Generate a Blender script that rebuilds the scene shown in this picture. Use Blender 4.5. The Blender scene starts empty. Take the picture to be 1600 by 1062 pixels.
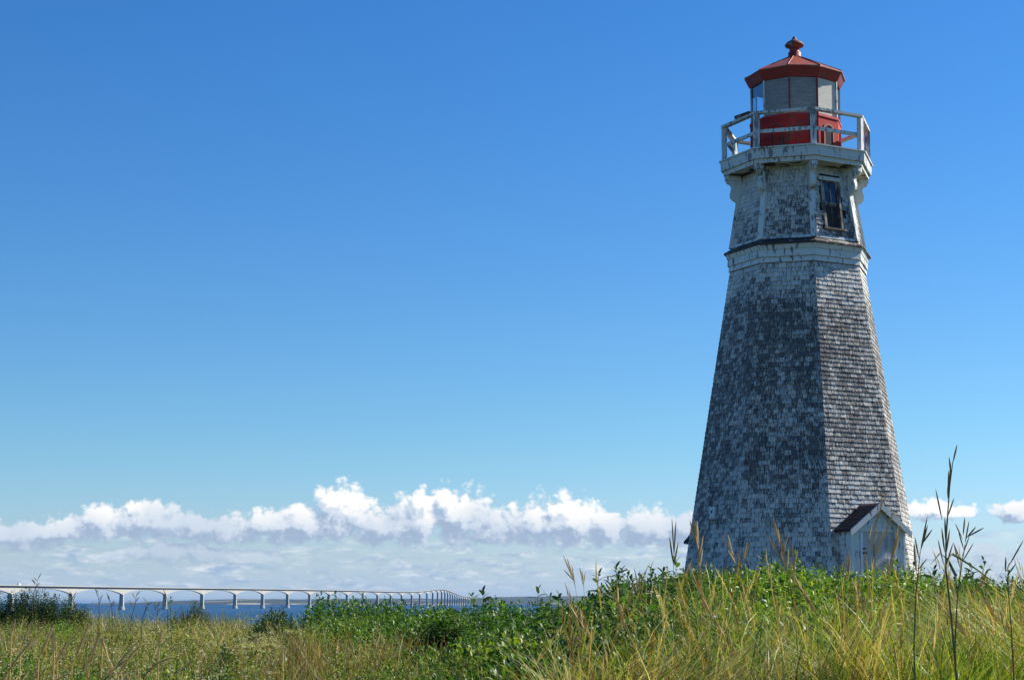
import bpy, math, random
import numpy as np
from mathutils import Vector, Matrix
random.seed(7)
rng = np.random.default_rng(7)
R = math.radians
sc = bpy.context.scene
C = sc.collection

# ------------------------------------------------------------------ camera
EYE = 1.7
PITCH = math.atan(410.36 / 2677.0)
cam = bpy.data.cameras.new('camera'); camo = bpy.data.objects.new('camera', cam); C.objects.link(camo)
camo.location = (0, 0, EYE); camo.rotation_euler = (math.pi / 2 + PITCH, 0, 0)
cam.sensor_width = 36; cam.lens = 2677.0 / 1600 * 36
cam.clip_start = 0.1; cam.clip_end = 200000
sc.camera = camo

def at(x, y, Y):
    """pixel of the 1600x1062 photograph at distance Y along +Y -> world point"""
    u, v = (x - 800) / 2677.0, (531 - y) / 2677.0
    dy = math.cos(PITCH) - v * math.sin(PITCH); dz = math.sin(PITCH) + v * math.cos(PITCH)
    return Vector((u / dy * Y, Y, EYE + dz / dy * Y))

# ------------------------------------------------------------------ light
SUN_AZ, SUN_EL = 23.0, 35.0          # direction towards the sun: angle from +X, elevation
sd = Vector((math.cos(R(SUN_EL)) * math.cos(R(SUN_AZ)), math.cos(R(SUN_EL)) * math.sin(R(SUN_AZ)), math.sin(R(SUN_EL))))
sun = bpy.data.lights.new('sun', 'SUN'); suno = bpy.data.objects.new('sun', sun); C.objects.link(suno)
sun.energy = 5.0; sun.angle = R(0.5); sun.color = (1.0, 0.93, 0.82)
suno.rotation_euler = sd.to_track_quat('Z', 'Y').to_euler(); suno.location = (30, 10, 40)

sc.view_settings.view_transform = 'Standard'; sc.view_settings.look = 'None'
sc.view_settings.gamma = 1.0; sc.view_settings.exposure = 0.62
try: sc.view_settings.use_curve_mapping = False
except Exception: pass
sc.cycles.max_bounces = 6; sc.cycles.diffuse_bounces = 3; sc.cycles.glossy_bounces = 2
sc.cycles.transmission_bounces = 4; sc.cycles.transparent_max_bounces = 6; sc.cycles.volume_bounces = 0
sc.cycles.caustics_reflective = False; sc.cycles.caustics_refractive = False

# ------------------------------------------------------------------ node helpers
class NT:
    def __init__(s, tree): s.t = tree; s.n = tree.nodes; s.l = tree.links
    def new(s, typ, **kw):
        n = s.n.new(typ)
        for k, v in kw.items(): setattr(n, k, v)
        return n
    def put(s, sock, v):
        if isinstance(v, bpy.types.NodeSocket): s.l.new(v, sock)
        elif v is not None: sock.default_value = v
    def math(s, op, a, b=None, c=None, clamp=False):
        n = s.new('ShaderNodeMath', operation=op, use_clamp=clamp)
        s.put(n.inputs[0], a); s.put(n.inputs[1], b)
        if c is not None: s.put(n.inputs[2], c)
        return n.outputs[0]
    def vmath(s, op, a, b=None, c=None):
        n = s.new('ShaderNodeVectorMath', operation=op)
        s.put(n.inputs[0], a)
        if b is not None: s.put(n.inputs[1], b)
        if c is not None: s.put(n.inputs[2], c)
        return n.outputs['Value'] if op in ('LENGTH', 'DOT_PRODUCT', 'DISTANCE') else n.outputs[0]
    def noise(s, vec, scale=5, detail=4, rough=.55, dist=0.0, col=False):
        n = s.new('ShaderNodeTexNoise'); s.put(n.inputs['Vector'], vec)
        n.inputs['Scale'].default_value = scale; n.inputs['Detail'].default_value = detail
        n.inputs['Roughness'].default_value = rough; n.inputs['Distortion'].default_value = dist
        return n.outputs['Color' if col else 'Fac']
    def ss(s, x, lo, hi, a=0.0, b=1.0):
        n = s.new('ShaderNodeMapRange', interpolation_type='SMOOTHSTEP')
        s.put(n.inputs['Value'], x); s.put(n.inputs['From Min'], lo); s.put(n.inputs['From Max'], hi)
        s.put(n.inputs['To Min'], a); s.put(n.inputs['To Max'], b)
        return n.outputs[0]
    def mix(s, f, a, b, mode='MIX'):
        n = s.new('ShaderNodeMix', data_type='RGBA', blend_type=mode)
        s.put(n.inputs[0], f); s.put(n.inputs[6], a); s.put(n.inputs[7], b)
        return n.outputs[2]
    def comb(s, x, y, z):
        n = s.new('ShaderNodeCombineXYZ'); s.put(n.inputs[0], x); s.put(n.inputs[1], y); s.put(n.inputs[2], z)
        return n.outputs[0]

def rgb(r, g, b): return (r, g, b, 1.0)
def mat(name):
    m = bpy.data.materials.new(name); m.use_nodes = True
    nt = NT(m.node_tree); p = nt.n['Principled BSDF']
    return m, nt, p
def pos(nt, sx=1, sy=1, sz=1):
    g = nt.new('ShaderNodeNewGeometry').outputs['Position']
    return nt.vmath('MULTIPLY', g, (sx, sy, sz))

# ------------------------------------------------------------------ sky
w = bpy.data.worlds.new('World'); sc.world = w; w.use_nodes = True
nt = NT(w.node_tree); bg = nt.n['Background']
sky = nt.new('ShaderNodeTexSky', sky_type='NISHITA')
sky.sun_disc = False; sky.sun_elevation = R(SUN_EL); sky.sun_rotation = R(90 - SUN_AZ)
sky.air_density = 1.0; sky.dust_density = 0.15; sky.ozone_density = 2.6; sky.altitude = 0
d = nt.new('ShaderNodeTexCoord').outputs['Generated']
sep = nt.new('ShaderNodeSeparateXYZ'); nt.put(sep.inputs[0], d)
U = nt.math('MULTIPLY', nt.math('ARCTAN2', sep.outputs[0], sep.outputs[1]), 57.29578)
V = nt.math('MULTIPLY', nt.math('ARCSINE', sep.outputs[2]), 57.29578)
UV = nt.comb(U, V, 0.0)
hs = nt.new('ShaderNodeHueSaturation'); nt.put(hs.inputs['Color'], sky.outputs[0])
hs.inputs['Saturation'].default_value = 1.18; hs.inputs['Value'].default_value = 1.0
grade = nt.mix(nt.ss(V, 3, 22), rgb(0.455, .665, .84), rgb(.325, .645, .92))
grade = nt.mix(nt.ss(V, 5.5, 1.0), grade, rgb(.53, .63, .91))
skycol = nt.mix(1.0, hs.outputs[0], grade, 'MULTIPLY')
def pxa(x, y): return ((math.degrees(math.atan((x - 800) / 2677.0))), (941.4 - y) / 46.2)
# cumulus heaps standing over the far shore: (x, base y, half width, top y)
LUMPS = [(20, 862, 95, 812), (95, 850, 75, 805), (165, 842, 70, 788), (235, 838, 62, 782), (330, 846, 95, 800), (425, 846, 85, 792),
         (478, 842, 60, 780), (536, 838, 60, 754), (600, 846, 60, 786), (650, 846, 46, 760), (716, 842, 58, 756), (770, 846, 60, 790),
         (835, 846, 52, 778), (890, 848, 64, 764), (945, 850, 52, 790), (1012, 852, 62, 788), (1066, 850, 46, 790), (1120, 850, 60, 800),
         (262, 880, 62, 838), (325, 880, 70, 846), (180, 880, 42, 856), (400, 884, 55, 856),
         (1452, 817, 42, 776), (1500, 818, 34, 792), (1590, 818, 46, 782), (1515, 872, 60, 846), (1560, 884, 60, 860), (1470, 880, 50, 850)]
def field(uv):
    wn = nt.noise(nt.vmath('MULTIPLY', uv, (1.0, 1.35, 1.0)), 1.1, 5, .6, col=True)
    wv = nt.vmath('MULTIPLY', nt.vmath('SUBTRACT', wn, (.5, .5, .5)), (1.25, .8, 0))
    p = nt.vmath('ADD', uv, wv)
    acc = None
    for (x, yb, hw, yt) in LUMPS:
        cu, cb = pxa(x, yb); _, ct = pxa(x, yt + 9); cv = cb + (ct - cb) * .42
        su, sv = hw / 46.7, (ct - cb) * .62
        q = nt.vmath('MULTIPLY_ADD', p, (1 / su, 1 / sv, 0), (-cu / su, -cv / sv, 0))
        L = nt.vmath('LENGTH', q)
        acc = L if acc is None else nt.math('SMOOTH_MIN', acc, L, .25)
    # the same kind of cumulus goes on all round the horizon, outside the picture
    ring = nt.noise(nt.comb(nt.math('MULTIPLY', U, .12), 3.7, 0), 1.6, 3)
    side = nt.ss(nt.math('ABSOLUTE', U), 19.5, 23)
    vr = nt.math('ABSOLUTE', nt.math('SUBTRACT', V, 2.2))
    rl = nt.math('ADD', nt.math('SUBTRACT', nt.math('MULTIPLY', vr, .7), nt.math('MULTIPLY', ring, 2.2)), 1.9)
    rl = nt.math('ADD', rl, nt.math('MULTIPLY', nt.math('SUBTRACT', 1.0, side), 50))
    acc = nt.math('MINIMUM', acc, rl)
    bil = nt.noise(nt.vmath('MULTIPLY', uv, (1, 1.25, 1)), 2.3, 7, .58)
    f = nt.math('ADD', nt.math('SUBTRACT', 1.02, acc), nt.math('MULTIPLY', nt.math('SUBTRACT', bil, .5), .85))
    small = nt.vmath('MULTIPLY', nt.vmath('SUBTRACT', wn, (.5, .5, .5)), (.5, .4, 0))
    for sc_, am in ((1.7, .50), (3.9, .26), (8.5, .12), (17, .05)):
        v = nt.new('ShaderNodeTexVoronoi'); v.voronoi_dimensions = '2D'; nt.put(v.inputs['Vector'], nt.vmath('ADD', uv, small)); v.inputs['Scale'].default_value = sc_
        f = nt.math('ADD', f, nt.math('MULTIPLY', nt.math('SUBTRACT', .42, v.outputs['Distance']), am))
    return f
F0 = field(UV)
F1 = field(nt.vmath('ADD', UV, (.30, .34, 0)))
dens = nt.ss(F0, -.05, .40)
# under side softer and thinner
light = nt.ss(nt.math('SUBTRACT', F0, F1), -.50, .45)
hgt = nt.ss(V, 1.75, 3.5)
ct_ = nt.math('MULTIPLY', light, nt.math('ADD', nt.math('MULTIPLY', hgt, .60), .40))
ct_ = nt.math('MULTIPLY', ct_, nt.math('ADD', nt.ss(nt.noise(nt.comb(nt.math('MULTIPLY', U, .16), .7, 0), 1.5, 2), .35, .6, .62, 1.0), nt.ss(V, 3.0, 3.6, 0, .18)))
ccol = nt.mix(nt.ss(ct_, .0, .45), rgb(.245, .315, .43), rgb(.43, .49, .57))
ccol = nt.mix(nt.ss(ct_, .38, .98), ccol, rgb(.74, .72, .69))
# low streaky layer near the horizon
st = nt.noise(nt.vmath('MULTIPLY', UV, (.34, 2.2, 1)), 1.35, 7, .62, .3)
st2 = nt.noise(nt.vmath('MULTIPLY', UV, (.55, 1.7, 1)), 2.2, 6, .6, .2)
lowband = nt.math('MULTIPLY', nt.ss(V, .1, .8), nt.ss(V, 2.6, 1.5))
sdens = nt.math('MULTIPLY', nt.ss(st, .41, .68), lowband)
scol = nt.mix(nt.ss(st2, .40, .66), rgb(.235, .325, .46), rgb(.56, .59, .62))
K = 1.0 / 0.1                                   # cloud radiances are given for Background strength 0.1
hz = nt.ss(V, 2.6, -.2)
skyk = nt.mix(nt.math('MULTIPLY', hz, .74), skycol, rgb(.27 * K, .39 * K, .55 * K))
c1 = nt.mix(nt.math('MULTIPLY', sdens, .85), skyk, nt.vmath('SCALE', scol, None))
# SCALE uses its 4th socket
sn = c1.node.inputs[7].links[0].from_node; sn.inputs['Scale'].default_value = K
vs = nt.new('ShaderNodeVectorMath', operation='SCALE'); nt.put(vs.inputs[0], ccol); vs.inputs['Scale'].default_value = K
thin = nt.math('MULTIPLY', dens, nt.ss(V, 1.2, 2.1, .45, .97))
c2 = nt.mix(thin, c1, vs.outputs[0])
nt.put(bg.inputs['Color'], c2)
bg.inputs['Strength'].default_value = 0.1

# ------------------------------------------------------------------ scene helpers
def tag(o, label=None, cat=None, group=None, kind=None):
    if label: o['label'] = label
    if cat: o['category'] = cat
    if group: o['group'] = group
    if kind: o['kind'] = kind
    return o
def empty(name, loc=(0, 0, 0), rot=(0, 0, 0)):
    o = bpy.data.objects.new(name, None); C.objects.link(o); o.location = loc; o.rotation_euler = rot
    o.empty_display_size = .2
    return o
def link(name, me, m=None, parent=None):
    o = bpy.data.objects.new(name, me); C.objects.link(o)
    if m is not None and not me.materials: me.materials.append(m)
    if parent is not None: o.parent = parent
    return o
def mesh(name, verts, faces, m=None, parent=None, smooth=False):
    me = bpy.data.meshes.new(name); me.from_pydata([tuple(v) for v in verts], [], faces); me.update()
    if smooth: me.polygons.foreach_set('use_smooth', [True] * len(me.polygons))
    return link(name, me, m, parent)
class MB:
    def __init__(s): s.v = []; s.f = []
    def add(s, vs, fs):
        k = len(s.v); s.v += [tuple(v) for v in vs]; s.f += [tuple(i + k for i in f) for f in fs]; return s
    def hexa(s, p):      # 8 corners: bottom 4 (ccw seen from above), top 4
        return s.add(p, [(3, 2, 1, 0), (4, 5, 6, 7), (0, 1, 5, 4), (1, 2, 6, 5), (2, 3, 7, 6), (3, 0, 4, 7)])
    def box(s, c, sx, sy, sz, fr=None):
        vs = []
        for z in (-1, 1):
            for (x, y) in ((-1, -1), (1, -1), (1, 1), (-1, 1)):
                q = Vector((x * sx / 2, y * sy / 2, z * sz / 2))
                vs.append(Vector(c) + (fr @ q if fr is not None else q))
        return s.hexa(vs)
    def lathe(s, prof, n=24, a0=0.0, cx=0, cy=0):
        k = len(s.v)
        for (r, z) in prof:
            for i in range(n):
                a = a0 + 2 * math.pi * i / n
                s.v.append((cx + r * math.cos(a), cy + r * math.sin(a), z))
        for j in range(len(prof) - 1):
            for i in range(n):
                a, b = k + j * n + i, k + j * n + (i + 1) % n
                s.f.append((a, b, b + n, a + n))
        return s
    def tube(s, pts, rad, n=5):
        k = len(s.v); m_ = len(pts)
        for i, p in enumerate(pts):
            p = Vector(p); a = Vector(pts[max(i - 1, 0)]); b = Vector(pts[min(i + 1, m_ - 1)])
            t = (b - a).normalized(); x = t.cross(Vector((0.13, .9, .21))).normalized(); y = t.cross(x)
            r = rad[i] if hasattr(rad, '__len__') else rad
            for j in range(n):
                an = 2 * math.pi * j / n
                s.v.append(tuple(p + x * r * math.cos(an) + y * r * math.sin(an)))
        for i in range(m_ - 1):
            for j in range(n):
                a, b = k + i * n + j, k + i * n + (j + 1) % n
                s.f.append((a, b, b + n, a + n))
        s.f.append(tuple(k + j for j in range(n))[::-1]); s.f.append(tuple(k + (m_ - 1) * n + j for j in range(n)))
        return s
    def build(s, name, m=None, parent=None, smooth=False): return mesh(name, s.v, s.f, m, parent, smooth)

def vnoise(x, y, seed=0):
    """numpy value noise in [0,1]"""
    xi, yi = np.floor(x).astype(np.int64), np.floor(y).astype(np.int64); xf, yf = x - xi, y - yi
    def h(a, b):
        n = (a * 374761393 + b * 668265263 + seed * 1442695041) & 0xffffffff
        n = ((n ^ (n >> 13)) * 1274126177) & 0xffffffff
        return ((n ^ (n >> 16)) & 0xffff) / 65535.0
    u, v = xf * xf * (3 - 2 * xf), yf * yf * (3 - 2 * yf)
    return (h(xi, yi) * (1 - u) + h(xi + 1, yi) * u) * (1 - v) + (h(xi, yi + 1) * (1 - u) + h(xi + 1, yi + 1) * u) * v
def fbm(x, y, seed=0, o=3):
    return sum(vnoise(x * 2 ** i, y * 2 ** i, seed + i) * .5 ** i for i in range(o)) / sum(.5 ** i for i in range(o))

# ------------------------------------------------------------------ materials
def weathered_paint(name, paint, worn, amount, scale=9.0, rough=.75, grain=(1, 1, .25)):
    m, nt, p = mat(name)
    P = pos(nt, *grain)
    n1 = nt.noise(P, scale, 7, .68); n2 = nt.noise(pos(nt), 1.4, 3)
    n3 = nt.noise(pos(nt, 1, 1, .12), 60, 3, .6)
    t = nt.math('ADD', nt.math('ADD', n1, nt.math('MULTIPLY', nt.math('SUBTRACT', n2, .5), .5)), nt.math('MULTIPLY', nt.math('SUBTRACT', n3, .5), .18))
    f = nt.ss(t, 1 - amount - .035, 1 - amount + .035)
    pc = nt.mix(nt.noise(pos(nt), 4.0, 4), paint, rgb(paint[0] * .8, paint[1] * .82, paint[2] * .8))
    wc = nt.mix(n3, worn, rgb(worn[0] * .45, worn[1] * .45, worn[2] * .45))
    nt.put(p.inputs['Base Color'], nt.mix(f, pc, wc)); p.inputs['Roughness'].default_value = rough
    b = nt.new('ShaderNodeBump'); b.inputs['Strength'].default_value = .35; b.inputs['Distance'].default_value = .006
    nt.put(b.inputs['Height'], nt.math('SUBTRACT', nt.math('MULTIPLY', n3, .5), f)); nt.put(p.inputs['Normal'], b.outputs[0])
    return m
M = {}
M['trim'] = weathered_paint('peeling_white_paint', rgb(.76, .78, .74), rgb(.22, .23, .24), .42)
M['trim_worn'] = weathered_paint('badly_peeled_white_paint', rgb(.72, .75, .73), rgb(.30, .32, .34), .46, 11)
M['ledge'] = weathered_paint('rotten_dark_board', rgb(.42, .40, .36), rgb(.06, .05, .045), .60, 6, grain=(1, 1, 2.5))
M['red'] = weathered_paint('faded_red_paint', rgb(.56, .026, .020), rgb(.33, .07, .05), .42, 5, .8)
M['red_dark'] = weathered_paint('dark_red_paint', rgb(.32, .032, .024), rgb(.20, .06, .045), .40, 5, .55)
M['roof_red'] = weathered_paint('sunbleached_orange_red_paint', rgb(.44, .075, .028), rgb(.50, .24, .15), .44, 3.5, .5, (1, 1, 1))
M['porch_white'] = weathered_paint('porch_paint', rgb(.80, .81, .77), rgb(.34, .33, .30), .42)
M['door'] = weathered_paint('grey_door_paint', rgb(.58, .57, .54), rgb(.48, .48, .46), .45, 3)
M['porch_roof'] = weathered_paint('brown_red_roof_shingle', rgb(.11, .040, .030), rgb(.06, .042, .038), .5, 14)

def shingle_mat():
    m, nt, p = mat('weathered_painted_cedar')
    at_ = nt.new('ShaderNodeAttribute', attribute_name='tint'); s_ = nt.new('ShaderNodeSeparateColor'); nt.put(s_.inputs[0], at_.outputs['Color'])
    tint, warm = s_.outputs[0], s_.outputs[1]
    g = nt.new('ShaderNodeNewGeometry').outputs['Position']; sp = nt.new('ShaderNodeSeparateXYZ'); nt.put(sp.inputs[0], g)
    z = sp.outputs[2]
    streak = nt.noise(nt.vmath('MULTIPLY', g, (46, 46, 7)), 1.0, 6, .7)
    blot = nt.noise(nt.vmath('MULTIPLY', g, (1, 1, .8)), .75, 4, .55)
    fine = nt.noise(g, 38, 4, .6)
    # more paint is left right under the cornice and low on the wall (its own wear, by height)
    hi = nt.ss(z, 8.4, 9.75); lo = nt.ss(z, 5.6, 2.4); top = nt.ss(z, 10.7, 12.1)
    hi = nt.math('MULTIPLY', hi, nt.ss(z, 10.35, 10.5, 1, 0))
    cov = nt.math('ADD', nt.math('MULTIPLY', hi, .22), nt.math('MULTIPLY', lo, .19))
    cov = nt.math('ADD', cov, nt.math('MULTIPLY', nt.math('SUBTRACT', blot, .5), .42))
    cov = nt.math('ADD', cov, nt.math('MULTIPLY', nt.math('SUBTRACT', tint, .5), .27))
    cov = nt.math('ADD', cov, nt.math('ADD', nt.math('MULTIPLY', top, .22), nt.ss(z, 10.35, 10.5, 0, .07)))
    cov = nt.math('ADD', cov, nt.math('MULTIPLY', nt.math('SUBTRACT', fine, .5), .30))
    drip = nt.noise(nt.vmath('MULTIPLY', g, (3.2, 3.2, .45)), 1.0, 3, .5)
    cov = nt.math('ADD', cov, nt.math('MULTIPLY', nt.math('SUBTRACT', drip, .5), .35))
    f = nt.ss(nt.math('ADD', cov, nt.math('MULTIPLY_ADD', streak, 1.7, -.35)), .44, .74)
    paint = nt.mix(warm, rgb(.56, .565, .54), rgb(.70, .67, .59))
    wood = nt.mix(warm, rgb(.060, .058, .056), rgb(.150, .138, .125))
    wood = nt.mix(nt.ss(streak, .35, .65), wood, rgb(.14, .14, .14))
    nt.put(p.inputs['Base Color'], nt.mix(f, wood, paint)); p.inputs['Roughness'].default_value = .85
    b = nt.new('ShaderNodeBump'); b.inputs['Strength'].default_value = .6; b.inputs['Distance'].default_value = .008
    nt.put(b.inputs['Height'], nt.math('ADD', streak, nt.math('MULTIPLY', f, .4))); nt.put(p.inputs['Normal'], b.outputs[0])
    return m
M['shingle'] = shingle_mat()
m, nt, p = mat('wall_sheathing'); p.inputs['Base Color'].default_value = rgb(.03, .028, .026); p.inputs['Roughness'].default_value = .9; M['sheath'] = m
m, nt, p = mat('dark_interior'); p.inputs['Base Color'].default_value = rgb(.03, .035, .045); p.inputs['Roughness'].default_value = .9; M['dark'] = m
def plywood(name, c1, c2):
    m, nt, p = mat(name)
    wv = nt.noise(pos(nt, 1.2, 1.2, 9), 4, 6, .62, 1.2)
    sp = nt.noise(pos(nt), 55, 3, .6)
    c = nt.mix(nt.ss(wv, .3, .7), c1, c2)
    c = nt.mix(nt.ss(sp, .60, .72, 0, .5), c, rgb(c1[0] * .5, c1[1] * .5, c1[2] * .5))
    nt.put(p.inputs['Base Color'], c); p.inputs['Roughness'].default_value = .8
    return m
M['ply_lit'] = plywood('sunlit_tone_plywood', rgb(.52, .50, .42), rgb(.68, .66, .58))  # paler plywood copy: sunlight on that lantern side put into the colour
M['ply'] = plywood('weathered_plywood', rgb(.20, .195, .185), rgb(.36, .35, .33))
m, nt, p = mat('pane_glass')
p.inputs['Base Color'].default_value = rgb(.85, .92, 1); p.inputs['Roughness'].default_value = .05
p.inputs['Transmission Weight'].default_value = 1.0; p.inputs['IOR'].default_value = 1.1; p.inputs['Specular IOR Level'].default_value = .8
M['glass'] = m
m, nt, p = mat('old_window_glass')
nb = nt.noise(pos(nt), 5, 2)
nt.put(p.inputs['Base Color'], nt.mix(nt.ss(nb, .4, .62), rgb(.012, .016, .035), rgb(.05, .06, .09))); p.inputs['Roughness'].default_value = .12
p.inputs['Specular IOR Level'].default_value = .6; M['winglass'] = m
m, nt, p = mat('rusty_iron'); p.inputs['Base Color'].default_value = rgb(.06, .05, .045); p.inputs['Roughness'].default_value = .6; M['iron'] = m
def concrete():
    m, nt, p = mat('pale_concrete')
    n = nt.noise(pos(nt, 1, 1, 1), .05, 5)
    nt.put(p.inputs['Base Color'], nt.mix(n, rgb(.36, .35, .31), rgb(.46, .44, .39))); p.inputs['Roughness'].default_value = .9
    return m
M['concrete'] = concrete()
m, nt, p = mat('white_van_paint'); p.inputs['Base Color'].default_value = rgb(.8, .8, .8); M['white'] = m
m, nt, p = mat('asphalt'); p.inputs['Base Color'].default_value = rgb(.05, .05, .05); p.inputs['Roughness'].default_value = .9; M['asphalt'] = m

def plant_mat(name, trans=.35, rough=.5, spec=.4, tintmul=(1, 1, 1)):
    m, nt, p = mat(name)
    a = nt.new('ShaderNodeAttribute', attribute_name='col')
    n = nt.noise(pos(nt), 30, 2)
    c = nt.mix(1.0, a.outputs['Color'], nt.mix(n, rgb(.8, .8, .8), rgb(1.15, 1.15, 1.15)), 'MULTIPLY')
    nt.put(p.inputs['Base Color'], c); p.inputs['Roughness'].default_value = rough; p.inputs['Specular IOR Level'].default_value = spec
    tr = nt.new('ShaderNodeBsdfTranslucent'); nt.put(tr.inputs['Color'], nt.mix(1.0, c, rgb(1.35, 1.4, .55), 'MULTIPLY'))
    mx = nt.new('ShaderNodeMixShader'); mx.inputs[0].default_value = trans
    nt.l.new(p.outputs[0], mx.inputs[1]); nt.l.new(tr.outputs[0], mx.inputs[2])
    nt.l.new(mx.outputs[0], nt.n['Material Output'].inputs['Surface'])
    return m
M['leaf'] = plant_mat('shrub_leaf', .34, .46, .38)
M['grass'] = plant_mat('grass_blade', .30, .45, .4)
M['straw'] = plant_mat('dry_straw', .30, .6, .3)
M['petal'] = plant_mat('petal', .35, .7, .2)
def plain_plant(name, c, trans=.2):
    m, nt, p = mat(name)
    n = nt.noise(pos(nt), 18, 3)
    cc = nt.mix(n, rgb(*c), rgb(c[0] * .55, c[1] * .6, c[2] * .6)); nt.put(p.inputs['Base Color'], cc); p.inputs['Roughness'].default_value = .7
    tr = nt.new('ShaderNodeBsdfTranslucent'); nt.put(tr.inputs['Color'], cc)
    mx = nt.new('ShaderNodeMixShader'); mx.inputs[0].default_value = trans
    nt.l.new(p.outputs[0], mx.inputs[1]); nt.l.new(tr.outputs[0], mx.inputs[2]); nt.l.new(mx.outputs[0], nt.n['Material Output'].inputs['Surface'])
    return m
M['bark'] = plain_plant('bark_stem', (.10, .075, .05), 0)
M['greenstem'] = plain_plant('green_stem', (.16, .20, .05))
M['goldstem'] = plain_plant('golden_stem', (.85, .60, .25), .45)
M['goldspike'] = plain_plant('golden_seed_spike', (.74, .55, .25), .40)
M['darkspike'] = plain_plant('olive_brown_seed_spike', (.34, .28, .13), .4)
M['olivestem'] = plain_plant('olive_stem', (.26, .27, .09), .3)
M['leafdark'] = plain_plant('dark_glossy_leaf', (.055, .115, .025), .3)
M['leafbright'] = plain_plant('bright_leaf', (.13, .24, .03), .42)

# ------------------------------------------------------------------ terrain
def smooth01(a, lo, hi):
    t = np.clip((a - lo) / (hi - lo), 0, 1); return t * t * (3 - 2 * t)
def ground_z(X, Y):
    X = np.asarray(X, float); Y = np.asarray(Y, float)
    rise = 1.25 * smooth01(Y, 12, 40) * smooth01(X, -4, 4.5) + .35 * smooth01(Y, 10, 28)
    n = (fbm(X * .25 + 40, Y * .25 + 40, 3) - .5) * .25
    edge = 36 + 40 * smooth01(X, -6, 6) + (fbm(X * .05 + 9, Y * 0 + 2, 8) - .5) * 12   # the bluff's edge
    drop = -13.5 * smooth01(Y, edge, edge + 26)
    return rise + n + drop
SEA = EYE - 12.4
# coarse far sheet with a finer middle
xs = np.concatenate([np.linspace(-4000, -120, 14), np.linspace(-100, -22, 14), np.linspace(-20, 30, 80), np.linspace(32, 120, 16), np.linspace(140, 4000, 14)])
ys = np.concatenate([np.linspace(-3000, -60, 10), np.linspace(-50, -4, 10), np.linspace(-2, 75, 110), np.linspace(77, 140, 12)])
XX, YY = np.meshgrid(xs, ys); ZZ = ground_z(XX, YY)
nx = len(xs)
vs = np.stack([XX.ravel(), YY.ravel(), ZZ.ravel()], 1)
fs = [(j * nx + i, j * nx + i + 1, (j + 1) * nx + i + 1, (j + 1) * nx + i) for j in range(len(ys) - 1) for i in range(nx - 1)]
m, nt, p = mat('turf_and_soil')
a = nt.noise(pos(nt), 1.2, 6, .65); b = nt.noise(pos(nt), 14, 5, .7)
c = nt.mix(nt.ss(a, .35, .65), rgb(.035, .050, .014), rgb(.080, .085, .028)); c = nt.mix(nt.ss(b, .5, .75), c, rgb(.11, .085, .04))
nt.put(p.inputs['Base Color'], c); p.inputs['Roughness'].default_value = 1.0
bm_ = nt.new('ShaderNodeBump'); bm_.inputs['Distance'].default_value = .05; nt.put(bm_.inputs['Height'], b); nt.put(p.inputs['Normal'], bm_.outputs[0])
g_ = mesh('ground', vs, fs, m, None, True); tag(g_, 'rough grassy headland rising gently to the lighthouse and falling to the sea', kind='structure')

# ------------------------------------------------------------------ sea
m, nt, p = mat('sea_water')
P1 = pos(nt, .012, .004, 1); P2 = pos(nt, .0006, .00012, 1)
n1 = nt.noise(P1, 3, 6, .65); n2 = nt.noise(P2, 2, 4, .6); n3 = nt.noise(pos(nt, .10, .035, 1), 2, 4, .6)
c = nt.mix(nt.ss(n1, .35, .7), rgb(.006, .040, .105), rgb(.016, .072, .150)); c = nt.mix(nt.ss(n2, .45, .65, 0, .45), c, rgb(.03, .10, .19))
nt.put(p.inputs['Base Color'], c); p.inputs['Roughness'].default_value = .40; p.inputs['Specular IOR Level'].default_value = .22
bm_ = nt.new('ShaderNodeBump'); bm_.inputs['Distance'].default_value = 2.0; bm_.inputs['Strength'].default_value = .8
nt.put(bm_.inputs['Height'], nt.math('ADD', n1, nt.math('MULTIPLY', n3, .5))); nt.put(p.inputs['Normal'], bm_.outputs[0])
SX, SY0, SY1 = 44000, -4900, 59000
o = mesh('sea', [(-SX, SY0, SEA), (SX, SY0, SEA), (SX, SY1, SEA), (-SX, SY1, SEA)], [(0, 1, 2, 3)], m)
tag(o, 'deep blue strait under the bridge', kind='structure')

# ------------------------------------------------------------------ far shore
m, nt, p = mat('far_wooded_shore')
n1 = nt.noise(pos(nt, .0012, .0003, .004), 1.2, 5, .6); n2 = nt.noise(pos(nt, .0018, .001, .03), 1.0, 3, .5)
c = nt.mix(nt.ss(n1, .4, .6), rgb(.020, .036, .030), rgb(.045, .065, .040)); c = nt.mix(nt.ss(n2, .60, .66), c, rgb(.34, .30, .20))
nt.put(p.inputs['Base Color'], c); p.inputs['Roughness'].default_value = 1
prof = [(150, 941.3), (232, 940.2), (262, 938.6), (330, 936.8), (352, 936.0), (400, 935.2), (470, 935.8), (520, 935.6), (560, 934.4), (600, 934.6), (650, 934.6), (700, 935.4), (740, 934.4),
        (770, 932.6), (810, 931.6), (860, 931.2), (900, 930.8), (960, 931.5), (1050, 932), (1200, 931.2), (1400, 932), (1600, 932.5), (1750, 934), (1900, 938)]
hv, hf = [], []
n = 260
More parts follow.
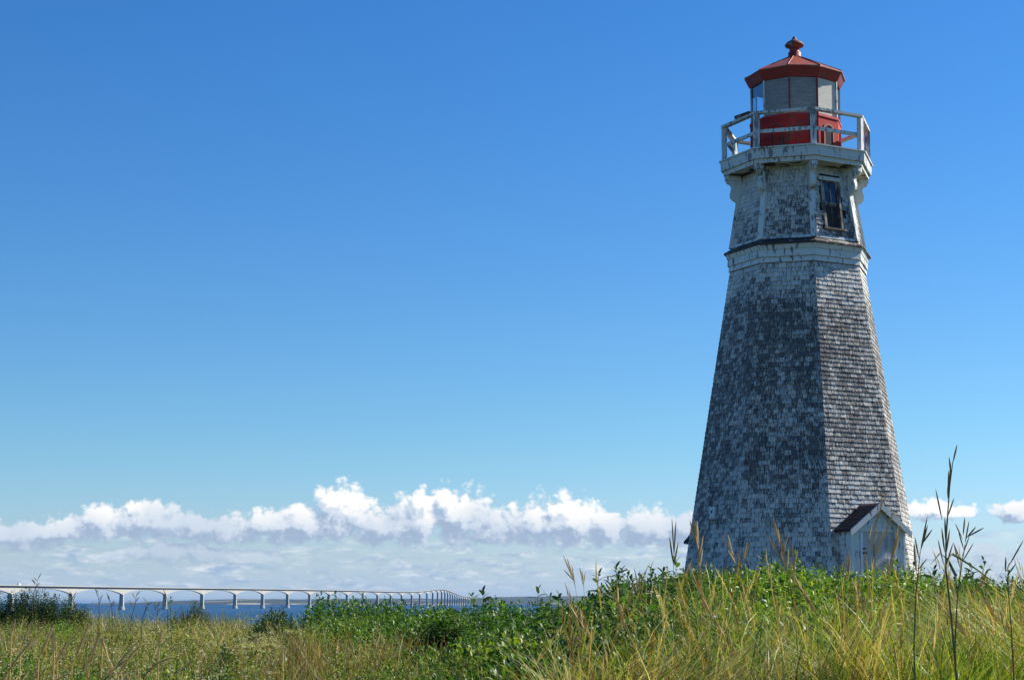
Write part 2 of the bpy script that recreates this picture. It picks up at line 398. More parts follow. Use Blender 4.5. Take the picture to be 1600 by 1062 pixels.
for i in range(n + 1):
    x = 150 + (1900 - 150) * i / n
    y = float(np.interp(x, [a for a, b in prof], [b for a, b in prof]))
    Y0, Y1 = 13600 + 500 * math.sin(i * .13), 17500
    zt = (EYE + (941.36 - y) / 2677 * Y1) + 5 * (float(fbm(np.array([i * .9]), np.array([3.1]), 5)[0]) - .5)
    X0, X1 = (x - 800) / 2677 * Y0, (x - 800) / 2677 * Y1
    zt = max(zt, SEA + 1)
    for (X, Y, z) in ((X0, Y0, SEA - 1), (X0, Y0 + 60, SEA + min(7, (zt - SEA) * .3)), (X0 * .6 + X1 * .4, Y0 * .6 + Y1 * .4, SEA + (zt - SEA) * (.50 + .12 * math.sin(i * .37))), (X1, Y1, zt), (X1 * 1.1, Y1 * 1.1, SEA - 2)):
        hv.append((X, Y, z))
for i in range(n):
    for j in range(4): hf.append((i * 5 + j, (i + 1) * 5 + j, (i + 1) * 5 + j + 1, i * 5 + j + 1))
o = mesh('far_hills', hv, hf, m, None, True); tag(o, 'low wooded shore with pale fields across the strait', kind='structure')

# ------------------------------------------------------------------ bridge
BR = [(197, 952, 917.8), (264, 0, 918.5), (321, 0, 919.0), (372, 0, 919.7), (414.5, 0, 920.2), (453, 0, 920.8), (487, 0, 921.4), (517, 0, 922.0), (545, 0, 922.6), (569.5, 0, 923.2),
      (592, 0, 923.8), (612.5, 0, 924.3), (629.5, 0, 924.8), (645, 0, 925.0), (657.5, 0, 924.3), (668.5, 0, 922.7), (677.5, 0, 921.3), (685, 0, 920.5), (691.3, 0, 920.6), (696.2, 0, 921.6),
      (700.5, 0, 923.0), (704.5, 0, 924.7), (708.2, 0, 926.3), (711.8, 0, 927.7), (715.2, 0, 928.9), (718.6, 0, 930.0), (722, 0, 931.0), (725.4, 0, 931.8), (729, 0, 932.6), (733, 0, 933.4), (737.5, 0, 934.2)]
def bear(x, Y): return (x - 800) / 2677.0 * Y
pts = []
Y = 3140.0
for i, (x, _, yd) in enumerate(BR):
    if i:
        X0, Y0 = pts[-1][0], pts[-1][1]
        k = (x - 800) / 2677.0
        # |(k*Y - X0, Y - Y0)| = 250
        A = k * k + 1; B = -2 * (k * X0 + Y0); Cc = X0 * X0 + Y0 * Y0 - 250 ** 2
        disc = max(B * B - 4 * A * Cc, 0); Y = (-B + math.sqrt(disc)) / (2 * A)
    hd = EYE + (941.36 - yd) / 2677 * Y
    pts.append([bear(x, Y), Y, hd])
# spans nearer than the first measured pier, running on out of the picture to the left
d0 = Vector((pts[0][0] - pts[1][0], pts[0][1] - pts[1][1], 0)).normalized()
pre = []
for j in range(1, 6):
    q = Vector((pts[0][0], pts[0][1], 0)) + d0 * 250 * j
    pre.append([q.x, q.y, EYE + (941.36 - 917.6) / 2677 * pts[0][1] - .8 * j])
pts = pre[::-1] + pts
hs_ = np.array([p_[2] for p_ in pts]); 
hs_s = hs_.copy()
for _ in range(2): hs_s[1:-1] = hs_s[1:-1] * .5 + .25 * (hs_s[:-2] + hs_s[2:])
for p_, h_ in zip(pts, hs_s): p_[2] = float(h_)
bridge = empty('road_bridge', (pts[0][0], pts[0][1], SEA)); tag(bridge, 'long pale concrete bridge of arched spans curving away over the strait', 'bridge')
B0 = Vector(bridge.location)
P3 = [Vector(p_) - B0 for p_ in pts]
def bwid(): return 5.5
for i in range(len(P3)):
    a_, b_ = P3[max(i - 1, 0)], P3[min(i + 1, len(P3) - 1)]
    t = Vector((b_.x - a_.x, b_.y - a_.y, 0)).normalized(); nrm = Vector((t.y, -t.x, 0))
    # pier shaft: tapered rectangle, on a flaring cone foot
    c = P3[i]; top = c.z - 13.0; mb = MB()
    def rect(hl, hw, z): return [Vector((c.x, c.y, 0)) + t * sx * hl + nrm * sy * hw + Vector((0, 0, z)) for sx, sy in ((-1, -1), (1, -1), (1, 1), (-1, 1))]
    mb.hexa(rect(3.3, 3.9, 6.8) + rect(2.5, 3.3, top + .3))
    pier = mb.build('pier', M['concrete'], bridge)
    MB().lathe([(6.6, -2), (6.6, 1.0), (4.6, 7.0), (0.01, 7.0)], 12, 0, c.x, c.y).build('pier_foot', M['concrete'], pier)
for i in range(len(P3) - 1):
    a_, b_ = P3[i], P3[i + 1]; mb = MB(); n = 16
    t = Vector((b_.x - a_.x, b_.y - a_.y, 0)).normalized(); nrm = Vector((t.y, -t.x, 0))
    rows = []
    for k in range(n + 1):
        s_ = k / n; q = a_.lerp(b_, s_); dm = abs(2 * s_ - 1); dep = 4.2 + 9.2 * dm ** 2.4
        ht, hb = 2.75, 2.5
        rows.append([q + nrm * hb + Vector((0, 0, -dep)), q - nrm * hb + Vector((0, 0, -dep)), q - nrm * ht + Vector((0, 0, -1.0)), q + nrm * ht + Vector((0, 0, -1.0))])
    for k in range(n + 1): mb.v += [tuple(v) for v in rows[k]]
    for k in range(n):
        for j in range(4): mb.f.append((k * 4 + j, k * 4 + (j + 1) % 4, k * 4 + 4 + (j + 1) % 4, k * 4 + 4 + j))
    mb.f += [(0, 3, 2, 1), (n * 4, n * 4 + 1, n * 4 + 2, n * 4 + 3)]
    g1 = mb.build('girder_span', M['concrete'], bridge)
    def slab(o0, o1, z0, z1, nm, mt):
        MB().hexa([a_ + nrm * o1 + Vector((0, 0, z0)), b_ + nrm * o1 + Vector((0, 0, z0)), b_ + nrm * o0 + Vector((0, 0, z0)), a_ + nrm * o0 + Vector((0, 0, z0)),
                   a_ + nrm * o1 + Vector((0, 0, z1)), b_ + nrm * o1 + Vector((0, 0, z1)), b_ + nrm * o0 + Vector((0, 0, z1)), a_ + nrm * o0 + Vector((0, 0, z1))]).build(nm, mt, g1)
    slab(-6.0, 6.0, -.98, -.25, 'deck_slab', M['asphalt'])  # road slab; its dark edge colour doubles as the overhang's shadow line
    slab(5.4, 5.75, -.24, 1.0, 'parapet', M['concrete']); slab(-5.75, -5.4, -.24, 1.0, 'parapet', M['concrete'])
# a white truck on the deck near the left edge of the picture
k = -1
for i in range(len(pts) - 1):
    xa = 800 + 2677 * pts[i][0] / pts[i][1]; xb = 800 + 2677 * pts[i + 1][0] / pts[i + 1][1]
    if xa <= 37 <= xb: k = i; s_ = (37 - xa) / (xb - xa)
if k >= 0:
    q = Vector(pts[k]).lerp(Vector(pts[k + 1]), s_); t = (Vector(pts[k + 1]) - Vector(pts[k])); ang = math.atan2(t.y, t.x)
    tr = empty('box_truck', q + Vector((0, 0, -.25)), (0, 0, ang)); tag(tr, 'tiny white box truck driving on the bridge deck', 'truck')
    mb = MB(); mb.box((-1.6, 0, 2.2), 7.4, 2.5, 2.9); mb.build('cargo_box', M['white'], tr)
    mb = MB(); mb.hexa([(2.3, -1.15, .6), (4.6, -1.15, .6), (4.6, 1.15, .6), (2.3, 1.15, .6), (2.3, -1.1, 2.9), (3.9, -1.1, 2.9), (3.9, 1.1, 2.9), (2.3, 1.1, 2.9)]); mb.build('cab', M['white'], tr)
    for wx in (-3.8, -1.9, 3.4):
        for wy in (-1.05, 1.05):
            mb = MB(); mb.tube([(wx, wy - .15, .5), (wx, wy + .15, .5)], .5, 10); mb.build('wheel', M['asphalt'], tr)
# white farmhouses on the far shore
hx = [(770, 15), (776, 10), (781, 14), (788, 11), (793, 18), (801, 13), (812, 10), (640, 12), (560, 11), (905, 12), (432, 12), (1005, 12)]
desc = ['first and westernmost white house of the far shore village', 'low white house second along the far shore village', 'white house with wide front third in the village across the strait',
        'small white cottage in the middle of the far village', 'largest white building of the village across the strait', 'white house beyond the largest building across the strait',
        'last white cottage at the end of the far village', 'lone white farmhouse behind the curving end of the bridge', 'lone white farmhouse on the far shore behind the tenth pier',
        'white barn on the far shore left of the lighthouse, half hidden by leaves', 'white farmhouse on the far shore behind the nearer bridge piers', 'white farmhouse on the far shore behind the leafy bushes']
for (x, wd), ds in zip(hx, desc):
    Y = 14200.; h0 = SEA + 8
    hroot = empty('farmhouse', (bear(x, Y), Y, h0)); tag(hroot, ds, 'house', 'white houses on the far shore')
    mb = MB(); mb.box((0, 0, 4), wd, 10, 8); mb.build('wall', M['white'], hroot)
    mb = MB(); mb.add([(-wd / 2 - .5, -5.5, 8.02), (wd / 2 + .5, -5.5, 8.02), (wd / 2 + .5, 5.5, 8.02), (-wd / 2 - .5, 5.5, 8.02), (-wd / 2 - .5, 0, 12), (wd / 2 + .5, 0, 12)], [(0, 1, 5, 4), (2, 3, 4, 5), (0, 4, 3), (1, 2, 5), (0, 3, 2, 1)]); mb.build('roof', M['asphalt'], hroot)

# ------------------------------------------------------------------ lighthouse
AZT = R(9.53); BASE = -0.30
LH = empty('lighthouse', (43 * math.sin(AZT), 43 * math.cos(AZT), EYE + BASE), (0, R(.565), 0))
tag(LH, 'tall octagonal wooden lighthouse with peeling white shingles and red lantern', 'lighthouse')
def ang(phi): return -math.pi / 2 - AZT + R(phi)
def Z(h): return h - BASE
OC = 13.49                                  # first octagon corner
def corner(k, r, h, oc=OC, step=45): a = ang(oc + step * k); return Vector((r * math.cos(a), r * math.sin(a), Z(h)))
def ring(name, m, prof, nseg=8, oc=OC, step=45, parent=LH, gap=.0015, only=None):
    """mitred ring pieces, one per side: prof = closed list of (corner radius, h), outer side first going up"""
    out = []
    for k in range(nseg):
        if only and k not in only: continue
        mb = MB(); n = len(prof)
        a0, a1 = [], []
        for (r, h) in prof:
            p0, p1 = corner(k, r, h, oc, step), corner(k + 1, r, h, oc, step); d_ = (p1 - p0)
            if d_.length > 1e-6: d_ = d_.normalized() * min(gap, (p1 - p0).length * .3)
            a0.append(p0 + d_); a1.append(p1 - d_)
        mb.v = [tuple(v) for v in a0 + a1]
        for i in range(n): j = (i + 1) % n; mb.f.append((i, n + i, n + j, j))
        mb.f.append(tuple(range(n))); mb.f.append(tuple(range(2 * n - 1, n - 1, -1)))
        out.append(mb.build(name, m, parent))
    return out
def poly_shell(name, m, prof, n=8, oc=OC, parent=LH):
    mb = MB(); mb.lathe([(r, Z(h)) for r, h in prof], n, ang(oc)); return mb.build(name, m, parent)

def RW(h): return 1.726 + (8.16 - h) * .1602          # lower wall, corner radius
def RU(h): return 1.70 - (h - 8.70) * .155            # upper wall
poly_shell('wall_core', M['sheath'], [(.01, -1.4), (RW(-1.4) - .03, -1.4), (RW(8.3) - .03, 8.3), (RW(8.3) - .03, 8.60), (RU(8.6) - .03, 8.62), (RU(10.69) - .03, 10.69), (.01, 10.69)])

# ---- shingles
def face_frame(k):
    a = ang(OC + 22.5 + 45 * k); nh = Vector((math.cos(a), math.sin(a), 0)); th_ = Vector((-math.sin(a), math.cos(a), 0))
    return nh, th_
TINTS = 16
var_mesh = {}
def shingle_mesh(tq, wq, shape):
    key = (tq, wq, shape)
    if key in var_mesh: return var_mesh[key]
    # unit shingle: x -.5..*.5, z 0 (butt) .. 1 (top), y outward; scaled per piece
    r2 = random.Random(hash(key) & 0xffff); sl = (r2.random() - .5) * .10; chip = r2.random() * .06
    v = [(-.5, 0, 0 + sl), (.5, 0, 0 - sl), (.5, 1, 0 - sl), (0.05, 1, chip), (-.5, 1, 0 + sl), (-.5, 0, 1.12), (.5, 0, 1.12), (.5, .22, 1.12), (-.5, .22, 1.12)]
    f = [(0, 5, 8, 4), (1, 2, 7, 6), (4, 8, 7, 2, 3), (0, 4, 3, 2, 1)]
    me = bpy.data.meshes.new('shingle'); me.from_pydata(v, [], f); me.update()
    ca = me.color_attributes.new('tint', 'FLOAT_COLOR', 'POINT')
    ca.data.foreach_set('color', [tq / (TINTS - 1), wq / 3, 0, 1] * len(v)); me.materials.append(M['shingle'])
    var_mesh[key] = (me, v, f); return var_mesh[key]
specs = []
def shingle_wall(k, h0, h1, Rf, expo, skip=None):
    nh, th_ = face_frame(k); c22 = math.cos(R(22.5)); s22 = math.sin(R(22.5))
    slope = (Rf(h1) - Rf(h0)) * c22 / (h1 - h0)      # dr/dh (negative)
    up = (Vector((0, 0, 1)) + nh * slope).normalized(); nn = up.cross(th_) * -1
    if nn.dot(nh) < 0: nn = -nn
    L = (h1 - h0) / up.z; rows = int(L / expo); expo = L / rows
    for r_ in range(rows):
        w0 = r_ * expo; h = h0 + w0 * up.z
        half = Rf(h) * s22 + .006; x = -half + random.random() * .02
        wav = .004 * math.sin(r_ * 1.7 + k)
        xs_ = [-half]
        while xs_[-1] < half - .05: xs_.append(xs_[-1] + random.choice((.07, .085, .10, .115, .13, .15, .17)) * random.uniform(.85, 1.15))
        xs_[-1] = half
        if len(xs_) > 2 and xs_[-1] - xs_[-2] < .045: xs_.pop(-2)
        base = nh * (Rf(h) * c22) + Vector((0, 0, Z(h)))
        for a_, b_ in zip(xs_[:-1], xs_[1:]):
            mid = (a_ + b_) / 2; wd = b_ - a_ - .009
            if skip and skip(mid, h, wd): continue
            jit = random.gauss(0, .0035) + wav; out = .016 + random.random() * .008
            if random.random() < .02: jit -= .012
            tilt = random.gauss(0, .012)
            specs.append((base + th_ * mid + up * jit, th_, nn, up, wd, out, expo, random.randrange(TINTS), random.randrange(4), random.randrange(3), tilt, k, h))
EXPO = .113
WINC, WINW, WINB, WINT = 0.0, .62, 8.98, 10.40
for k in range(-4, 4):
    sk = None
    shingle_wall(k, -.75, 8.155, RW, EXPO, sk)
    shingle_wall(k, 8.80, 10.66, RU, .105, (lambda s_, h, wd: abs(s_) < .335 and 8.94 < h < 10.40) if k == 0 else None)
# the 300 that show largest (lowest, nearest, unhidden) are pieces of their own; the rest is one mass
camp = Vector((0, 0, EYE)) - Vector(LH.location)
def shown(sp):
    p_, th_, nn, up, wd, out, ex, tq, wq, sh, tilt, k, h = sp
    if h > 8.4 or h < .75: return -1
    v = (camp - p_); dd = v.length; cs = nn.dot(v) / dd
    return cs * wd / dd ** 2 if cs > .05 and wd < .2 else -1
order = sorted(range(len(specs)), key=lambda i: -shown(specs[i])); big = set(order[:300])
mbv, mbf, mbc = [], [], []
for i, sp in enumerate(specs):
    p_, th_, nn, up, wd, out, ex, tq, wq, sh, tilt, k, h = sp
    me, v, f = shingle_mesh(tq, wq, sh)
    up2 = (up + th_ * tilt).normalized(); th2 = (th_ - up * tilt).normalized()
    mx = Matrix(((th2.x * wd, nn.x * out, up2.x * ex, p_.x), (th2.y * wd, nn.y * out, up2.y * ex, p_.y), (th2.z * wd, nn.z * out, up2.z * ex, p_.z), (0, 0, 0, 1)))
    if i in big:
        o = link('shingle', me, None, LH); o.matrix_local = mx
    else:
        b0 = len(mbv); mbv += [tuple(mx @ Vector(q)) for q in v]; mbf += [tuple(a + b0 for a in q) for q in f]; mbc += [tq / (TINTS - 1), wq / 3, 0, 1] * len(v)
o = mesh('shingle_siding', mbv, mbf, M['shingle'], LH); o['kind'] = 'stuff'
ca = o.data.color_attributes.new('tint', 'FLOAT_COLOR', 'POINT'); ca.data.foreach_set('color', mbc)

# ---- belt course
ring('frieze_board', M['trim'], [(1.772, 8.185), (1.752, 8.316), (1.62, 8.316), (1.64, 8.185)])
ring('cornice_board', M['trim'], [(1.795, 8.322), (1.785, 8.492), (1.66, 8.492), (1.66, 8.322)])
ring('cornice_moulding', M['trim'], [(1.800, 8.496), (1.812, 8.53), (1.845, 8.612), (1.70, 8.612), (1.70, 8.496)])
ring('water_table', M['ledge'], [(1.885, 8.616), (1.885, 8.655), (1.69, 8.775), (1.66, 8.775), (1.66, 8.616)])
ring('base_board', M['trim_worn'], [(RU(8.78) + .035, 8.778), (RU(8.84) + .03, 8.84), (RU(8.84) - .02, 8.84), (RU(8.78) - .02, 8.778)])
# ---- corner boards and brackets of the upper stage
for k in range(8):
    a = ang(OC + 45 * k); u = Vector((math.cos(a), math.sin(a), 0)); t = Vector((-math.sin(a), math.cos(a), 0)); hw = .072
    def sweep(prof, hw, nm, mt, par=LH):
        n = len(prof); vs = [u * r + t * -hw + Vector((0, 0, Z(h))) for r, h in prof] + [u * r + t * hw + Vector((0, 0, Z(h))) for r, h in prof]
        fs = [tuple(range(n))[::-1], tuple(range(n, 2 * n))] + [(i, (i + 1) % n, n + (i + 1) % n, n + i) for i in range(n)]
        return mesh(nm, vs, fs, mt, par)
    sweep([(RU(8.79) + .062, 8.785), (RU(9.97) + .055, 9.97), (RU(9.97) - .08, 9.97), (RU(8.79) - .08, 8.785)], hw, 'corner_board', M['trim'])
    curve = [(1.56, 9.972), (1.585, 10.00), (1.66, 10.045), (1.70, 10.10), (1.715, 10.17), (1.70, 10.26), (1.675, 10.33), (1.68, 10.39), (1.72, 10.44), (1.79, 10.47), (1.80, 10.50)]
    br = sweep(curve + [(1.80, 10.53), (1.35, 10.53), (1.40, 9.972)], hw - .006, 'bracket', M['trim'])
    sweep([(1.83, 10.532), (1.83, 10.650), (1.33, 10.650), (1.33, 10.532)], hw + .012, 'bracket_block', M['trim'], br)
# ---- gallery
m_s = weathered_paint('stained_soffit', rgb(.60, .58, .48), rgb(.05, .035, .025), .46, 2.6, .8, (1, 1, 1))
ring('soffit_board', m_s, [(1.835, 10.652), (1.835, 10.69), (1.30, 10.69), (1.30, 10.652)])
ring('gallery_inner_fascia', M['trim'], [(1.872, 10.662), (1.872, 10.768), (1.84, 10.768), (1.84, 10.662)])
ring('gallery_fascia', M['trim_worn'], [(1.935, 10.770), (1.955, 11.005), (1.80, 11.005), (1.80, 10.770)])
ring('deck_edge_trim', M['trim'], [(1.99, 11.008), (1.99, 11.044), (1.80, 11.044), (1.80, 11.008)])
poly_shell('gallery_deck', M['ledge'], [(.01, 10.70), (1.79, 10.70), (1.79, 11.038), (.01, 11.038)])
RR = 1.865
for k in range(8):
    a = ang(OC + 45 * k); u = Vector((math.cos(a), math.sin(a), 0)); t = Vector((-math.sin(a), math.cos(a), 0)); lean = random.gauss(0, .012)
    c0 = u * (RR - .02); fr = Matrix((t, u, Vector((0, 0, 1)))).transposed()
    mb = MB(); vs = []
    for h, dx in ((11.046, 0), (11.905, lean)):
        for sx, sy in ((-1, -1), (1, -1), (1, 1), (-1, 1)): vs.append(c0 + t * (sx * .062 + dx) + u * sy * .058 + Vector((0, 0, Z(h))))
    mb.hexa(vs); mb.build('railing_post', M['trim_worn'], LH)
    mb = MB()
ring('top_rail', M['trim_worn'], [(RR + .065, 11.908), (RR + .065, 11.972), (RR - .085, 11.972), (RR - .085, 11.908)], gap=.004)
ring('middle_rail', M['trim_worn'], [(RR - .085, 11.445), (RR - .085, 11.535), (RR - .130, 11.535), (RR - .130, 11.445)], gap=.03)
p0 = corner(-1, RR + .05, 12.02); p1 = corner(-2, RR + .05, 12.02)
mb = MB(); q0, q1 = p0.lerp(p1, .12), p0.lerp(p1, .55); tt = (q1 - q0).normalized(); oo = tt.cross(Vector((0, 0, 1)))
mb.hexa([q0 - oo * .05 + Vector((0, 0, -.045)), q1 - oo * .05 + Vector((0, 0, -.045)), q1 + oo * .03 + Vector((0, 0, -.045)), q0 + oo * .03 + Vector((0, 0, -.045)),
         q0 - oo * .05, q1 - oo * .05 + Vector((0, 0, .03)), q1 + oo * .03 + Vector((0, 0, .03)), q0 + oo * .03])
o = mb.build('loose_rail_cap', M['ledge'], LH); o['label'] = 'dark split cap board lying loose on the top rail'
# ---- lantern (ten sides)
DC = -7.2
ring('lantern_base_panel', M['red'], [(1.165, 11.042), (1.165, 11.98), (1.08, 11.98), (1.08, 11.042)], 10, DC, 36)
ring('lantern_sill', M['red'], [(1.185, 11.984), (1.175, 12.05), (1.06, 12.05), (1.06, 11.984)], 10, DC, 36)
for k in range(10):                                  # raised arched mouldings, one on each side of the base
    a = ang(DC + 18 + 36 * k); u = Vector((math.cos(a), math.sin(a), 0)); t = Vector((-math.sin(a), math.cos(a), 0)); d_ = 1.165 * math.cos(R(18)) + .002
    outer, inner = [], []
    for (hw_, top_, lst) in ((.19, 11.84, outer), (.135, 11.785, inner)):
        pts_ = [(-hw_, 11.12)] + [(-hw_ * math.cos(x), top_ - .11 + .11 * math.sin(x)) for x in np.linspace(0, math.pi, 9)] + [(hw_, 11.12)]
        lst += pts_
    n = len(outer); vs = [];
    for lst, dd in ((outer, 0), (outer, .022), (inner, .022), (inner, 0)): vs += [u * (d_ + dd) + t * x + Vector((0, 0, Z(h))) for x, h in lst]
    fs = []
    for j in range(3):
        for i in range(n - 1): fs.append((j * n + i, j * n + i + 1, (j + 1) * n + i + 1, (j + 1) * n + i))
    mesh('arched_moulding', vs, fs, M['red_dark'], LH)
    if k == 1:  # dark sheet stands in for the shade inside an open arched recess
        vs = [u * (d_ + .004) + t * x + Vector((0, 0, Z(h))) for x, h in inner]
        o = mesh('arched_recess_shade', vs + [v + u * .006 for v in vs], [tuple(range(n)), tuple(range(n, 2 * n))] + [(i, i + 1, n + i + 1, n + i) for i in range(n - 1)], M['dark'], LH); o['label'] = 'dark arched sheet for the shade of a recess in the red lantern base'
for k in range(10):
    a = ang(DC + 36 * k); u = Vector((math.cos(a), math.sin(a), 0)); t = Vector((-math.sin(a), math.cos(a), 0))
    fr = Matrix((t, u, Vector((0, 0, 1)))).transposed()
    MB().box(u * 1.125 + Vector((0, 0, Z(12.525))), .034, .05, .945, fr).build('glazing_bar', M['red_dark'] if k not in (2, 3, 7, 8, 9) else M['trim'], LH)
for k in range(10):                                  # side k lies between corners k and k+1
    p0, p1 = corner(k, 1.118, 12.056, DC, 36), corner(k + 1, 1.118, 12.056, DC, 36); dv = (p1 - p0).normalized() * .018; p0 += dv; p1 -= dv
    a = ang(DC + 18 + 36 * k); u = Vector((math.cos(a), math.sin(a), 0))
    boarded = k in (9, 0, 1, 4, 5)
    th_ = .014 if boarded else .005; H = Vector((0, 0, .93))
    vs = [p0 - u * th_, p1 - u * th_, p1, p0]; vs = vs + [v + H for v in vs]
    o = MB().hexa([vs[0], vs[1], vs[2], vs[3], vs[4], vs[5], vs[6], vs[7]]).build('boarded_pane' if boarded else 'glass_pane', (M['ply_lit'] if k == 1 else M['ply']) if boarded else M['glass'], LH)
    if boarded: o['label'] = 'plywood sheet coloured pale as sunlit, in place of glass' if k == 1 else 'grey weathered plywood sheet in place of glass'
MB().lathe([(.01, Z(11.04)), (.10, Z(11.04)), (.10, Z(12.1)), (.14, Z(12.12)), (.14, Z(12.16)), (.01, Z(12.16))], 12).build('lamp_pedestal', M['dark'], LH)
ring('lantern_cornice', M['red_dark'], [(1.155, 12.995), (1.20, 13.07), (1.275, 13.215), (1.10, 13.215), (1.10, 12.995)], 10, DC, 36)
ring('eave_trim', M['roof_red'], [(1.300, 13.217), (1.300, 13.252), (1.10, 13.252), (1.10, 13.217)], 10, DC, 36)
ring('roof_panel', M['roof_red'], [(1.292, 13.254), (.20, 13.81), (.18, 13.78), (1.20, 13.254)], 10, DC, 36, gap=.001)
for k in range(10):
    MB().tube([corner(k, 1.295, 13.262, DC, 36), corner(k, .19, 13.822, DC, 36)], .011, 5).build('roof_seam', M['roof_red'], LH)
vent = MB().lathe([(.19, Z(13.77)), (.185, Z(13.83)), (.165, Z(13.84)), (.165, Z(13.955)), (.15, Z(13.965)), (.125, Z(13.97)), (.125, Z(14.02)), (.135, Z(14.03)), (.125, Z(14.045)), (.12, Z(14.12))], 20).build('vent_stack', M['red_dark'], LH, True)
MB().lathe([(.12, Z(14.09)), (.235, Z(14.125)), (.248, Z(14.15)), (.245, Z(14.165)), (.19, Z(14.235)), (.09, Z(14.29)), (.055, Z(14.33)), (.045, Z(14.37)), (.005, Z(14.40))], 20).build('vent_cap', weathered_paint('bare_grey_vent_cap', rgb(.20, .06, .05), rgb(.34, .33, .33), .5, 4), vent, True)
# ---- upper window (side 0)
nh, th_ = face_frame(0); c22 = math.cos(R(22.5)); slope = -.155 * c22
up = (Vector((0, 0, 1)) + nh * slope).normalized(); nn = th_.cross(up); nn = nn if nn.dot(nh) > 0 else -nn
fr = Matrix((th_, nn, up)).transposed()
def wp(s_, h, out=0.0): return nh * (RU(h) * c22) + Vector((0, 0, Z(h))) + th_ * s_ + nn * out
win = empty('window'); win.parent = LH
def wbox(s0, s1, h0, h1, o0, o1, nm, mt, par=win):
    c0 = wp((s0 + s1) / 2, (h0 + h1) / 2, (o0 + o1) / 2); return MB().box(c0, s1 - s0, o1 - o0, (h1 - h0) / up.z, fr).build(nm, mt, par)
w_, hb, ht_ = .215, 9.05, 10.28
M['win_trim'] = weathered_paint('window_frame_paint', rgb(.42, .40, .33), rgb(.10, .08, .07), .54)
wbox(-w_ - .075, -w_ - .001, hb, ht_ + .001, -.03, .035, 'casing', M['win_trim']); wbox(w_ + .001, w_ + .075, hb, ht_ + .001, -.03, .035, 'casing', M['win_trim'])
wbox(-w_ - .11, w_ + .11, ht_ + .003, ht_ + .10, -.03, .045, 'head_casing', M['trim'])
wbox(-w_ - .12, w_ + .12, hb - .055, hb - .003, -.03, .075, 'sill', M['ledge'])
hm = 9.675
wbox(-w_, w_, hb, ht_, -.075, -.055, 'window_recess', M['dark'])
for (h0, h1, off) in ((hm, ht_, .002), (hb, hm, -.022)):
    sash = wbox(-w_, w_, h0 + .001, h0 + .045, -.03 + off, .008 + off, 'sash', M['win_trim'])
    mb = MB()
    def sb(s0, s1, g0, g1): mb.box(wp((s0 + s1) / 2, (g0 + g1) / 2, -.011 + off), s1 - s0, .034, (g1 - g0) / up.z, fr)
    sb(-w_, -w_ + .035, h0 + .047, h1 - .03); sb(w_ - .035, w_, h0 + .047, h1 - .03); sb(-w_, w_, h1 - .028, h1 - .002); sb(-.011, .011, h0 + .047, h1 - .03)
    mb.build('sash_frame', M['win_trim'], win)
    for s0, s1 in ((-w_ + .035, -.012), (.012, w_ - .035)): wbox(s0, s1, h0 + .046, h1 - .03, -.020 + off, -.016 + off, 'pane', M['winglass'])

# ---- entrance porch on side 0
porch = empty('porch'); porch.parent = LH
def pp(s_, d_, h): return nh * d_ + th_ * (s_ - .10) + Vector((0, 0, Z(h)))
def pbox(s0, s1, d0, d1, h0, h1, nm, mt, par=porch):
    return MB().hexa([pp(s0, d0, h0), pp(s1, d0, h0), pp(s1, d1, h0), pp(s0, d1, h0), pp(s0, d0, h1), pp(s1, d0, h1), pp(s1, d1, h1), pp(s0, d1, h1)]).build(nm, mt, par)
PF, PW, EV, PK, BOT = 3.07, .745, 1.70, 2.25, -.75
# siding boards: side walls and gable
rowsz = .115
for sgn in (-1, 1):
    h = BOT; i = 0
    while h < EV - .02:
        h1 = min(h + rowsz, EV)
        MB().hexa([pp(sgn * PW, 1.9, h), pp(sgn * (PW + .026), 1.9, h), pp(sgn * (PW + .026), PF - .07, h), pp(sgn * PW, PF - .07, h),
                   pp(sgn * PW, 1.9, h1 - .002), pp(sgn * (PW + .005), 1.9, h1 - .002), pp(sgn * (PW + .005), PF - .07, h1 - .002), pp(sgn * PW, PF - .07, h1 - .002)]).build('siding_board', M['porch_white'], porch)
        h = h1
    pbox(sgn * PW - .03 if sgn > 0 else -PW - .022, PW + .022 if sgn > 0 else -PW + .03, PF - .068, PF + .02, BOT, EV, 'corner_board', M['porch_white'])
DL, DR, DT = -.53, .47, 1.62
h = DT + .11
while h < PK - .06:
    h1 = h + rowsz
    w0 = PW - .03 - max(0, (h - EV)) / (PK - EV) * (PW); w1 = PW - .03 - max(0, (h1 - EV)) / (PK - EV) * PW
    w0, w1 = max(w0, .03), max(w1, .005)
    MB().hexa([pp(-w0, PF - .03, h), pp(w0, PF - .03, h), pp(w0, PF + .024, h), pp(-w0, PF + .024, h), pp(-w1, PF - .03, h1 - .002), pp(w1, PF - .03, h1 - .002), pp(w1, PF, h1 - .002), pp(-w1, PF, h1 - .002)]).build('gable_board', M['porch_white'], porch)
    h = h1
pbox(-PW + .032, DL - .002, PF - .03, PF + .008, BOT, DT + .108, 'front_board', M['trim'])
pbox(DR + .002, PW - .032, PF - .03, PF + .008, BOT, DT + .108, 'front_board', M['trim'])
pbox(DL, DR, PF - .03, PF + .012, DT + .002, DT + .106, 'door_head', M['porch_white'])
door = pbox(DL + .01, DR - .01, PF - .05, PF - .005, -.15, DT - .005, 'door', M['door'])
pbox(DL + .012, DL + .085, PF - .004, PF + .016, -.14, DT - .01, 'door_stile', M['white'], door)
pbox(-.14, -.105, PF - .003, PF + .01, .75, 1.42, 'door_strip', M['ply'], door)
hg = pbox(DL + .07, DL + .19, PF + .017, PF + .03, 1.12, 1.16, 'hinge', M['iron'], door)
pbox(DL + .07, DL + .16, PF + .017, PF + .03, 1.22, 1.25, 'latch', M['iron'], door)
mb = MB()
